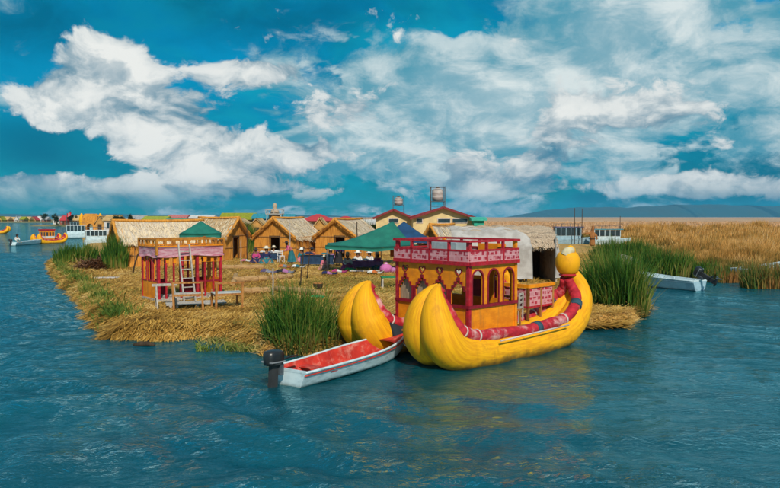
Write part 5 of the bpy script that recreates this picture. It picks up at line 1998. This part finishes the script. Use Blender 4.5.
def house(label, px0, px1, y_eave, y_ridge, Y, wall_m, roof_m, kind='gable_side', D=4.0, rz=0.0, group='houses of the floating village', windows=1, door=True, z0=0.35, name='village_house', over=.3):
    x0, x1 = XY(px0, Y), XY(px1, Y)
    Wd = x1 - x0
    ze, zr = zY(y_eave, Y) - z0, zY(y_ridge, Y) - z0
    t = thing(name, label, 'house', ((x0 + x1) / 2, Y, z0), rz, group)
    h = Wd / 2
    if kind == 'gable_front':
        g = [(-h, 0), (h, 0), (h, ze), (0, zr), (-h, ze)]
        panel('wall', g, [], .15, wall_m, t, (0, 0, 0), (1, 0, 0), (0, 0, 1))
        panel('wall', g, [], .15, wall_m, t, (0, D, 0), (1, 0, 0), (0, 0, 1))
        for s in (-1, 1):
            MB().box((s * (h - .08), D / 2, ze / 2), (.15, D - .2, ze)).build('wall', wall_m, t)
            b = MB()
            k = 1 + .35 / h
            b.grid(lambda u, v: (s * h * k * v, -over + (D + 2 * over) * u, zr + .12 + (ze - zr) * k * v), 4, 4, .12 if s < 0 else -.12)
            b.build('roof_slope', roof_m, t)
    elif kind == 'hip':
        MB().box((0, D / 2, ze / 2), (Wd, D, ze)).build('wall', wall_m, t)
        o = over
        vs = [(-h - o, -o, ze), (h + o, -o, ze), (h + o, D + o, ze), (-h - o, D + o, ze), (-h * .15, D / 2, zr), (h * .15, D / 2, zr)]
        b = MB()
        b._add(vs, [(0, 1, 5, 4), (1, 2, 5), (2, 3, 4, 5), (3, 0, 4), (3, 2, 1, 0)])
        b.build('roof', roof_m, t)
    else:
        MB().box((0, D / 2, ze / 2), (Wd, D, ze)).build('wall', wall_m, t)
        b = MB()
        o = over
        b._add([(-h - o, -o, ze - .1), (h + o, -o, ze - .1), (h + o, D / 2, zr), (-h - o, D / 2, zr), (h + o, D + o, ze - .1), (-h - o, D + o, ze - .1),
                (-h - o, -o, ze - .25), (h + o, -o, ze - .25), (h + o, D + o, ze - .25), (-h - o, D + o, ze - .25)],
               [(0, 1, 2, 3), (3, 2, 4, 5), (6, 7, 1, 0), (5, 4, 8, 9), (1, 7, 8, 4, 2), (0, 3, 5, 9, 6), (9, 8, 7, 6)])
        b.build('roof', roof_m, t)
    for k in range(windows):
        cx = -h + Wd * (k + 1) / (windows + 1 + (1 if door else 0))
        ww = min(.5, Wd * .1)
        window_on(t, cx - ww, cx + ww, ze * .42, ze * .80, -.09 if kind == 'gable_front' else 0)
    if door:
        cx = -h + Wd * (windows + 1) / (windows + 2)
        MB().box((cx, (-.09 if kind == 'gable_front' else 0) - .02, min(1.0, ze * .4)), (.8, .06, min(2.0, ze * .8))).build('door', DARKWOOD, t)
    return t


LIME = flat('lime_roof', (0.26, 0.27, 0.02))
TEALR = flat('teal_roof', (0.03, 0.24, 0.32))
GREENR = flat('green_grey_roof', (0.10, 0.22, 0.15))
WHITER = flat('white_roof', (0.58, 0.56, 0.54))
GREYR = flat('grey_roof', (0.34, 0.33, 0.33))
PINKR = flat('pink_roof', (0.50, 0.16, 0.16))
STRAWR = mat('far_straw_roof', (0.52, 0.34, 0.15), (0.38, 0.23, 0.09), (1, 1, 1), rough=.95)
BLUEW = flat('blue_wall', (0.06, 0.20, 0.36))
ORANGEW = flat('orange_wall', (0.50, 0.26, 0.07))

house('village house with bright lime green roof on the skyline', 222, 252, 218.5, 212.8, 130, FARWALL, LIME, windows=3, over=.5)
house('house with teal blue roof left of the reed tower', 253, 269, 217.5, 213.6, 128, BLUEW, TEALR, windows=2, door=False)
house('house with teal blue roof right of the reed tower', 281, 293, 217.5, 214, 132, BLUEW, TEALR, windows=1, door=False)
house('straw hut with pointed roof below the lime roof, left one', 214, 229, 223.5, 218.5, 105, ORANGEW, STRAWR, 'gable_front', windows=0)
house('straw hut with pointed roof below the lime roof, right one', 232, 245, 223.0, 219.2, 108, ORANGEW, TANROOF, 'gable_front', windows=0)
house('straw hut with pointed roof left of the reed tower foot', 251, 262, 224, 219, 102, ORANGEW, STRAWR, 'gable_front', windows=0)
house('small tan gabled hut right below the reed tower', 264, 276, 224, 219.5, 106, ORANGEW, STRAWR, 'gable_front', windows=0)
house('tan roofed house behind the tan reed hut', 197, 213, 222, 218.0, 110, FARWALL, STRAWR, windows=1)
house('green grey roofed house above the long hut end', 165, 182, 222, 218.2, 105, FARWALL, GREENR, windows=1)
house('white roofed house on the skyline left of the lime roof', 190, 212, 217.5, 214.8, 150, FARWALL, WHITER, windows=3)
house('low house with olive lime roof behind the long hut', 143, 165, 219.5, 216.0, 125, FARWALL, flat('olive_roof', (0.30, 0.32, 0.04)), windows=3)
house('grey roofed house behind the long hut ridge', 128, 143, 219.5, 215.4, 140, FARWALL, GREYR, windows=2)
house('pink roofed house far behind the long hut', 168, 186, 216.8, 214.6, 160, FARWALL, PINKR, windows=2)
house('white walled house at the left end of the skyline row', 104, 117, 219.5, 215.2, 135, WHITER, STRAWR, windows=1)
house('red hipped roof house, larger one with ridge', 303, 331, 221, 214.0, 100, FARWALL, ROOFRED, 'hip', windows=2, over=.6)
house('red hipped roof house, smaller one to the right', 334, 356, 221, 216.0, 104, FARWALL, ROOFRED, 'hip', windows=2, over=.6)
house('narrow straw hut peak between the red roofs and orange gable', 314, 326, 226, 218.0, 84, ORANGEW, STRAWR, 'gable_front', windows=0, D=3)
house('low white roofed shed right of the orange gables', 352, 376, 223, 219.5, 92, FARWALL, WHITER, windows=1)

# reed lookout tower with railed platforms
tw = thing('reed_tower', 'tall grey reed lookout tower with figure shaped top on the skyline', 'tower', (XY(275, 118), 118, .3))
zt = zY(203, 118) - .3
z1 = zY(214, 118) - .3
for sx in (-1, 1):
    for sy in (-1, 1):
        MB().bar((sx * 1.5, sy * 1.3, 0), (sx * 1.1, sy * 1.0, z1), .16).build('leg', GREYWOOD, tw)
for zz, w in ((z1 * .55, 1.5), (z1, 1.35)):
    MB().box((0, 0, zz), (w * 2, w * 1.8, .14)).build('platform', GREYWOOD, tw)
    for s in (-1, 1):
        MB().bar((-w, s * w * .85, zz + .7), (w, s * w * .85, zz + .7), .09).build('railing', GREYWOOD, tw)
        MB().bar((s * w, -w * .85, zz + .7), (s * w, w * .85, zz + .7), .09).build('railing', GREYWOOD, tw)
        for s2 in (-1, 0, 1):
            MB().bar((s2 * w, s * w * .85, zz), (s2 * w, s * w * .85, zz + .72), .09).build('railing_post', GREYWOOD, tw)
MB().lathe([(1.0, z1 * .55 + .07), (.95, z1 * .55 + .5), (.8, z1 - .1)], 12).build('reed_wall', GREYREED, tw)
MB().lathe([(.75, z1 + .07), (.7, z1 + .5), (.42, z1 + .8), (.30, z1 + 1.0), (.40, z1 + 1.2), (.34, zt - .2), (.1, zt)], 12).build('reed_figure', GREYREED, tw)


def concrete_house(label, pl, pr, pk, ye, yr, Y, D):
    t = house(label, pl, pr, ye, yr, Y, YHOUSE, ROOFRED, 'gable_front', D, windows=0, door=False, name='cream_house', group='cream houses with water tanks', over=.5)
    return t


h1 = concrete_house('cream gabled house with red roof, smaller one at left', 376, 411, 394, 217.2, 210.4, 78, 7)
h2 = concrete_house('cream gabled house with red roof, larger one at right', 413, 473, 445, 217.2, 208.2, 72, 8)
for (a, b_, hh, YY, c0) in ((389, 398, h1, 78, 393.5), (438, 450, h2, 72, 443), (452.5, 467, h2, 72, 443), (417, 422, h2, 72, 443)):
    window_on(hh, XY(a, YY) - XY(c0, YY), XY(b_, YY) - XY(c0, YY), zY(222.6, YY) - .35, zY(219, YY) - .35, -.09)
for hh, YY, w in ((h1, 78, XY(411, 78) - XY(376, 78)), (h2, 72, XY(473, 72) - XY(413, 72))):
    ze, zr = zY(217.2, YY) - .35, zY(210.4 if hh is h1 else 208.2, YY) - .35
    for s in (-1, 1):
        MB().bar((s * (w / 2 + .35), -.58, ze - .10 + .13 * (ze - zr) / 2), (0, -.58, zr + .08), .10, .22).build('barge_board', flat('dark_red_trim', (0.22, 0.03, 0.035)), hh)


def water_tank(label, px, yt, yb, ys, Y, r):
    t = thing('water_tank', label, 'water tank', (XY(px, Y), Y, zY(ys, Y) - .3), 0, 'water tanks on stands')
    z0 = zY(ys, Y) - .3
    zb, zt = zY(yb, Y) - z0, zY(yt, Y) - z0
    MB().lathe([(r * .2, zb), (r, zb + .03), (r, zb + (zt - zb) * .25), (r * 1.03, zb + (zt - zb) * .27), (r, zb + (zt - zb) * .30), (r, zb + (zt - zb) * .6),
                (r * 1.03, zb + (zt - zb) * .62), (r, zb + (zt - zb) * .65), (r, zt - .22), (r * .6, zt - .06), (r * .3, zt)], 20).build('tank', TANKM, t)
    MB().lathe([(r * .32, zt - .04), (r * .32, zt + .06), (r * .05, zt + .09)], 12).build('lid', DARKWOOD, t)
    w = r * 1.25
    for sx in (-1, 1):
        for sy in (-1, 1):
            MB().bar((sx * w, sy * w, 0), (sx * w, sy * w, zt + .15), .08).build('leg', STEEL, t)
        for z in (zb - .06, zt + .1, zb * .5):
            MB().bar((sx * w, -w, z), (sx * w, w, z), .06).build('rail', STEEL, t)
            MB().bar((-w, sx * w, z), (w, sx * w, z), .06).build('rail', STEEL, t)
    MB().box((0, 0, zb - .05), (w * 2, w * 2, .06)).build('platform', STEEL, t)
    return t


water_tank('smaller pale water tank on steel stand above the left cream house', 398.5, 197, 205, 210.5, 81, .50)
water_tank('larger pale water tank on steel stand above the right cream house', 437.5, 188, 201, 208.5, 76, .60)
gb = house('turquoise green walled hut at the right end of cream houses', 474, 484, 218.2, 217, 70, flat('turquoise', (0.03, 0.34, 0.24)), flat('turquoise_roof', (0.06, 0.42, 0.32)), windows=0, D=2.5)

# mid and far shore on the left: rows of huts and dark trees
rr = random.Random(11)
walls = [ORANGEW, FARWALL, WHITER, flat('ochre', (0.48, 0.34, 0.06)), flat('brick', (0.30, 0.10, 0.06)), flat('white_wall', (0.62, 0.60, 0.56))]
wn = ['orange walled', 'tan walled', 'pale walled', 'ochre walled', 'brick coloured', 'white walled']
roofs = [STRAWR, WHITER, LIME, ROOFRED, GREYR, TEALR]
rn = ['straw roof', 'white roof', 'lime roof', 'red roof', 'grey roof', 'teal roof']
ORD = ['first', 'second', 'third', 'fourth', 'fifth', 'sixth', 'seventh', 'eighth', 'ninth', 'tenth']
px = -3.0
wi = [3, 0, 4, 5, 1, 3, 0, 2, 4]
ri = [2, 0, 0, 1, 2, 0, 3, 1, 4]
for i in range(9):
    w = 4.2 + rr.random() * 2.2
    house('%s hut with %s, %s from the left on the far shore' % (wn[wi[i]], rn[ri[i]], ORD[i]), px, px + w, 219.6 + rr.uniform(-.3, .3), 217.0 - rr.random() * .8, 500 + rr.uniform(-10, 25),
          walls[wi[i]], roofs[ri[i]], 'gable_side' if i % 3 else 'gable_front', D=6, windows=2, z0=.7, group='huts on the far shore')
    px += w + .3 + rr.random() * .8
px = 53.0
wi = [5, 4, 2, 0, 1, 5]
ri = [1, 3, 1, 0, 4, 1]
for i in range(6):
    w = 5.0 + rr.random() * 2.5
    house('%s house with %s, %s from left behind the tour boats' % (wn[wi[i]], rn[ri[i]], ORD[i]), px, px + w, 220.4 + rr.uniform(-.5, .3), 217.0 - rr.random() * 1.6, 285 + rr.uniform(0, 25),
          walls[wi[i]], roofs[ri[i]], 'gable_side' if i % 2 else 'gable_front', D=6, windows=1, z0=.6, group='houses behind the tour boats')
    px += w + .2 + rr.random() * 1.2
# yellow reed gatehouse with arch
yg = thing('reed_gatehouse', 'tall yellow reed gatehouse above the white tour boats', 'building', (XY(90, 150), 150, .2), R(10))
panel('front_wall', [(-1.6, 0), (1.6, 0), (1.6, 3.6), (1.0, 4.3), (-1.0, 4.3), (-1.6, 3.6)], [arch(0, 1.2, .2, 2.2)], .3, THATCH, yg, (0, 0, 0), (1, 0, 0), (0, 0, 1))
panel('back_wall', [(-1.6, 0), (1.6, 0), (1.6, 3.6), (1.0, 4.3), (-1.0, 4.3), (-1.6, 3.6)], [arch(0, 1.2, .2, 2.2)], .3, THATCH, yg, (0, 2.2, 0), (1, 0, 0), (0, 0, 1))
for s in (-1, 1):
    MB().lathe([(.5, 0), (.55, 3.0), (.4, 3.9), (.1, 4.4)], 10, (s * 1.9, 1.0, 0)).build('turret', YELLOW, yg)
MB().box((0, 1.1, 3.7), (3.2, 2.4, .15)).build('roof', THATCH, yg)
# brown shed to its right
house('orange brown hut right of the yellow gatehouse', 96, 104, 222, 216.4, 150, ORANGEW, STRAWR, 'gable_front', windows=0, D=4)


def tree(label, px, Y, h, w, nleaf, m, z0=.4):
    t = thing('tree', label, 'tree', (XY(px, Y), Y, z0), 0, 'dark trees on the skyline')
    tr_ = MB()
    tr_.tube([(0, 0, -.1), (.05, .02, h * .3), (-.04, 0, h * .62), (.02, 0, h * .9)], [h * .035, h * .028, h * .018, h * .006], 8)
    for k in range(5):
        a = 2.4 * k
        tr_.tube([(0, 0, h * (.3 + .1 * k)), (w * .28 * math.cos(a), w * .28 * math.sin(a), h * (.45 + .1 * k))], [h * .014, h * .004], 6)
    tr_.build('trunk', DARKWOOD, t)
    n_ = nleaf
    cl = rng.normal(0, 1, (14, 3)) * np.array([w * .22, w * .22, h * .16]) + np.array([0, 0, h * .62])
    i = rng.integers(0, 14, n_)
    P = cl[i] + rng.normal(0, 1, (n_, 3)) * np.array([w * .09, w * .09, h * .06])
    a = rng.uniform(0, 6.28, n_)
    V, T = blade_arrays(P, rng.uniform(.1, .3, n_) * h * .25, a, rng.uniform(.3, 1.4, n_), rng.uniform(.04, .08, n_) * h * .4)
    c = tri_mesh('crown', V, T, m)
    c.parent = t
    return t


DKLEAF = blade_mat('dark_leaf', [(0.010, 0.022, 0.010), (0.02, 0.04, 0.016), (0.035, 0.06, 0.02)], translucent=.15)
for i, (px_, Y_, h_, w_) in enumerate(((116, 126, 3.9, 1.6), (122, 128, 3.6, 1.5), (131, 130, 3.9, 1.3), (45, 480, 6, 5), (71, 270, 5.0, 3), (56, 275, 4.6, 3))):
    tree('dark tree on the skyline, ' + ['nearest the long hut left end', 'second above the long hut', 'third above the long hut', 'on the far shore beside the huts',
                                          'behind the flagged tour boats', 'behind the red roofed reed boat'][i], px_, Y_, h_, w_, 2600, DKLEAF)

# ================================================================== BOATS AT LEFT
# second reed catamaran, far: shares the hull meshes of the first
fb_p = at(35, 243.5, 0)
fb = thing('reed_boat', 'distant yellow reed boat with red roofed cabin at left', 'boat', fb_p, R(56))
hulls = [o for o in boat.children if o.name.split('.')[0] in ('reed_bundle', 'gunwale_roll')]
for o in hulls:
    c = o.copy()
    COL.objects.link(c)
    c.parent = fb
fb.scale = (.62, .62, .68)
MB().box((2.9, 0.0, 1.75), (2.2, 2.7, 2.0)).build('cabin', YPAINT, fb)
for k in range(4):
    MB().box((1.79, -.95 + .63 * k, 1.95), (.04, .42, .8)).build('window', GLASS, fb)
for k in range(3):
    MB().box((2.2 + .7 * k, -1.36, 1.95), (.42, .04, .8)).build('window', GLASS, fb)
MB().box((2.9, 0.0, 2.85), (2.5, 3.0, .28)).build('roof', REDPAINT, fb)
MB().box((1.77, 0.0, 1.30), (.05, 2.6, .45)).build('cloth_band', C_WHITE, fb)
MB().box((2.9, -1.38, 1.30), (2.1, .05, .45)).build('cloth_band', C_WHITE, fb)

# tip of another reed boat at the left frame edge
ft = thing('reed_boat', 'small yellow reed boat at the extreme left edge', 'boat', at(-18, 233.5, 0), R(20))
for o in hulls:
    if o.name.split('.')[0] in ('reed_bundle', 'gunwale_roll'):
        c = o.copy()
        COL.objects.link(c)
        c.parent = ft
ft.scale = (.8, .8, .8)
MB().box((3.0, 0.1, 1.4), (2.0, 2.4, 1.3)).build('cabin', YPAINT, ft)
MB().box((3.0, 0.1, 2.1), (2.3, 2.7, .15)).build('roof', THATCH, ft)


def tour_boat(label, px, py, L, rz, mh, roof_m, H=2.2, group='white tour boats', Y=None, z0=0.0, cab=(.25, .85), name='tour_boat'):
    p = at(px, py, 0) if Y is None else Vector((XY(px, Y), Y, z0))
    t = thing(name, label, 'boat', p, rz, group)
    B = L * .27
    hb = MB()

    def hf(u, v):
        s = -1 if v < .5 else 1
        q = abs(v - .5) * 2
        taper = (1 - max(0, (u - .6) / .4) ** 2)
        return (L * u + .3 * u ** 4 * q, s * B / 2 * taper * (.55 + .45 * q), -.15 + (.95 + .35 * u ** 2) * q)
    hb.grid(hf, 16, 8)
    pl = [hf(0, k / 8) for k in range(9)]
    hb._add(pl, [tuple(range(9))])
    hb.build('hull', mh, t)
    hb2 = MB()
    hb2.grid(lambda u, v: (L * u, B * .5 * (v * 2 - 1) * (1 - max(0, (u - .6) / .4) ** 2) * .96, .72 + .3 * u ** 2), 12, 4, .04)
    hb2.build('deck', mh, t)
    x0, x1 = L * cab[0] - L * .2, L * cab[1] - L * .1
    cabn = MB().box(((x0 + x1) / 2, 0, .8 + .25), (x1 - x0, B * .8, .5)).build('cabin', mh, t)
    n_ = 5
    for k in range(n_ + 1):
        x = x0 + (x1 - x0) * k / n_
        for s in (-1, 1):
            MB().bar((x, s * B * .38, 1.28), (x, s * B * .38, H - .05), .07).build('window_post', mh, t)
    for s in (-1, 1):
        for k in range(n_):
            xa = x0 + (x1 - x0) * (k + .5) / n_
            MB().box((xa, s * B * .375, (1.28 + H) / 2), ((x1 - x0) / n_ - .1, .03, H - 1.4)).build('pane', GLASS, t)
    for x in (x0, x1):
        MB().box((x, 0, (1.28 + H) / 2), (.03, B * .68, H - 1.4)).build('pane', GLASS, t)
    MB().box(((x0 + x1) / 2 + .1, 0, H + .04), (x1 - x0 + .5, B * .9, .10)).build('roof', roof_m, t)
    for s in (-1, 1):
        MB().bar((x0, s * B * .40, H + .45), (x1, s * B * .40, H + .45), .04).build('roof_rail', STEEL, t)
        for k in range(4):
            x = x0 + (x1 - x0) * k / 3
            MB().bar((x, s * B * .40, H + .08), (x, s * B * .40, H + .46), .035).build('rail_post', STEEL, t)
    return t


tour_boat('white tour boat with open windows beside the far reed boat', 66, 238.5, 4.2, R(15), BWHITE, flat('roof_white', (0.66, 0.68, 0.70)), 2.3)
tour_boat('white tour boat with dark windscreen left of the long hut', 84.5, 246, 3.6, R(30), BWHITE, flat('roof_white', (0.66, 0.68, 0.70)), 2.0)
tour_boat('distant tour boat with blue roof behind the white tour boats', 70, 231, 6, R(5), BWHITE, TEALR, 2.4)
# flag on a pole over the boats
fg = thing('flag', 'red and white flag on a slanting pole above the tour boats', 'flag', at(66, 236, 0))
MB().tube([(0, 0, .5), (.25, 0, 4.6)], .035, 8).build('pole', STEEL, fg)
for k, m in enumerate((flat('flag_red', (0.55, 0.03, 0.04)), C_WHITE, flat('flag_red', (0.55, 0.03, 0.04)))):
    b = MB()
    b.grid(lambda u, v: (.26 + .27 * (k + u), .06 * math.sin((k + u) * 2.2), 4.5 - .75 * v + .12 * (k + u)), 5, 4, .015)
    b.build('flag_stripe', m, fg)
# small white skiff with a seated person
sk, skL = skiff('skiff', 'low white skiff with a seated person at far left', at(13, 245.5, 0), at(42, 243.5, 0), 1.2, .42, BWHITE, BBLUE, BWHITE, 2)
person('person in white seated at the stern of the far skiff', at(14.5, 245.2, 0) + Vector((.25, .1, .30)), R(60), C_WHITE, C_TEAL, DARKHAT, 'sit', group='people on the water').scale = (1.3, 1.3, 1.3)
outboard('outboard_motor', 'outboard motor of the low white skiff at far left', at(13, 245.5, 0) + Vector((-.1, 0, .42)), R(8), 0.05, 1.2, False)

# ================================================================== BOATS IN THE REEDS, RIGHT
tour_boat('boat with dark blue canopy among the reeds behind the shelter', 553, 0, 4.6, R(5), BBLUE, flat('canopy_blue', (0.02, 0.07, 0.20)), 2.35, 'boats among the reeds', Y=88, z0=.15, name='launch')
tour_boat('white boat with blue windscreen right of the reed figure', 592, 0, 4.4, R(-4), BWHITE, TEALR, 2.1, 'boats among the reeds', Y=86, z0=.15, name='launch')
for lab, px_, y0_, y1_ in (('dark mast left one above the reed boats', 574.5, 208, 234), ('dark mast right one above the reed boats', 582, 208.5, 234), ('thin mast at the stern of the white reed boat', 620, 216, 234)):
    Y_ = 87.0
    t = thing('mast', lab, 'mast', (XY(px_, Y_), Y_, .4))
    zt = zY(y0_, Y_) - .4
    MB().tube([(0, 0, 0), (0, 0, zt)], [.06, .035], 8).build('spar', DARKWOOD, t)
    MB().bar((-.22, 0, zt * .62), (.22, 0, zt * .62), .04).build('crosstree', DARKWOOD, t)
# reed figure standing in the reeds
rf = thing('reed_figure', 'brown reed figure with outstretched arm among the boats', 'statue', (XY(592.5, 80), 80, .2))
skin_obj('body', {'hip': ((0, 0, .9), (.32, .28), None), 'skirt': ((0, 0, .25), (.42, .36), 'hip'), 'chest': ((0, 0, 1.6), (.34, .26), 'hip'), 'neck': ((.02, 0, 2.0), .14, 'chest'),
                  'head': ((.05, 0, 2.3), (.22, .22), 'neck'), 'top': ((.08, 0, 2.65), .10, 'head'), 'armr': ((.45, 0, 1.5), .14, 'chest'), 'handr': ((.5, -.1, 1.0), .10, 'armr'),
                  'arml': ((-.40, 0, 1.75), .13, 'chest'), 'handl': ((-.85, -.05, 1.72), .09, 'arml')}, mat('rust_reed_fig', (0.34, 0.14, 0.04), (0.20, 0.08, 0.03), (12, 12, 3), rough=.95, bump=.6), rf)
MB().tube([(.30 * math.cos(a), .26 * math.sin(a), 1.12) for a in np.linspace(0, 6.283, 17)], .06, 6).build('belt', DARKWOOD, rf)

# ------------------------------------------------------------------ freeze the skinned figures into plain meshes
bpy.context.view_layer.update()
dg = bpy.context.evaluated_depsgraph_get()
done = [(o, m, bpy.data.meshes.new_from_object(o.evaluated_get(dg))) for o, m in PENDING]
for o, m, me in done:
    o.modifiers.clear()
    o.data = me
    me.materials.clear()
    me.materials.append(m)
    for p in me.polygons:
        p.use_smooth = True
        p.material_index = 0

# ------------------------------------------------------------------ the air over the lake
HZM = bpy.data.materials.new('haze')
HZM.use_nodes = True
g = NT(HZM.node_tree)
g.n.remove(g.n['Principled BSDF'])
pv = g.new('ShaderNodeVolumePrincipled')
pv.inputs['Color'].default_value = (0.12, 0.55, 0.95, 1)
pv.inputs['Density'].default_value = 0.00007
pv.inputs['Anisotropy'].default_value = 0.0
g.l.new(pv.outputs[0], g.n['Material Output'].inputs['Volume'])
hb = MB().box((0, 4050, 92), (18400, 10300, 190))
hz = hb.build('haze', HZM)
tag(hz, 'thin pale blue haze lying over the whole lake', 'haze', kind='stuff')
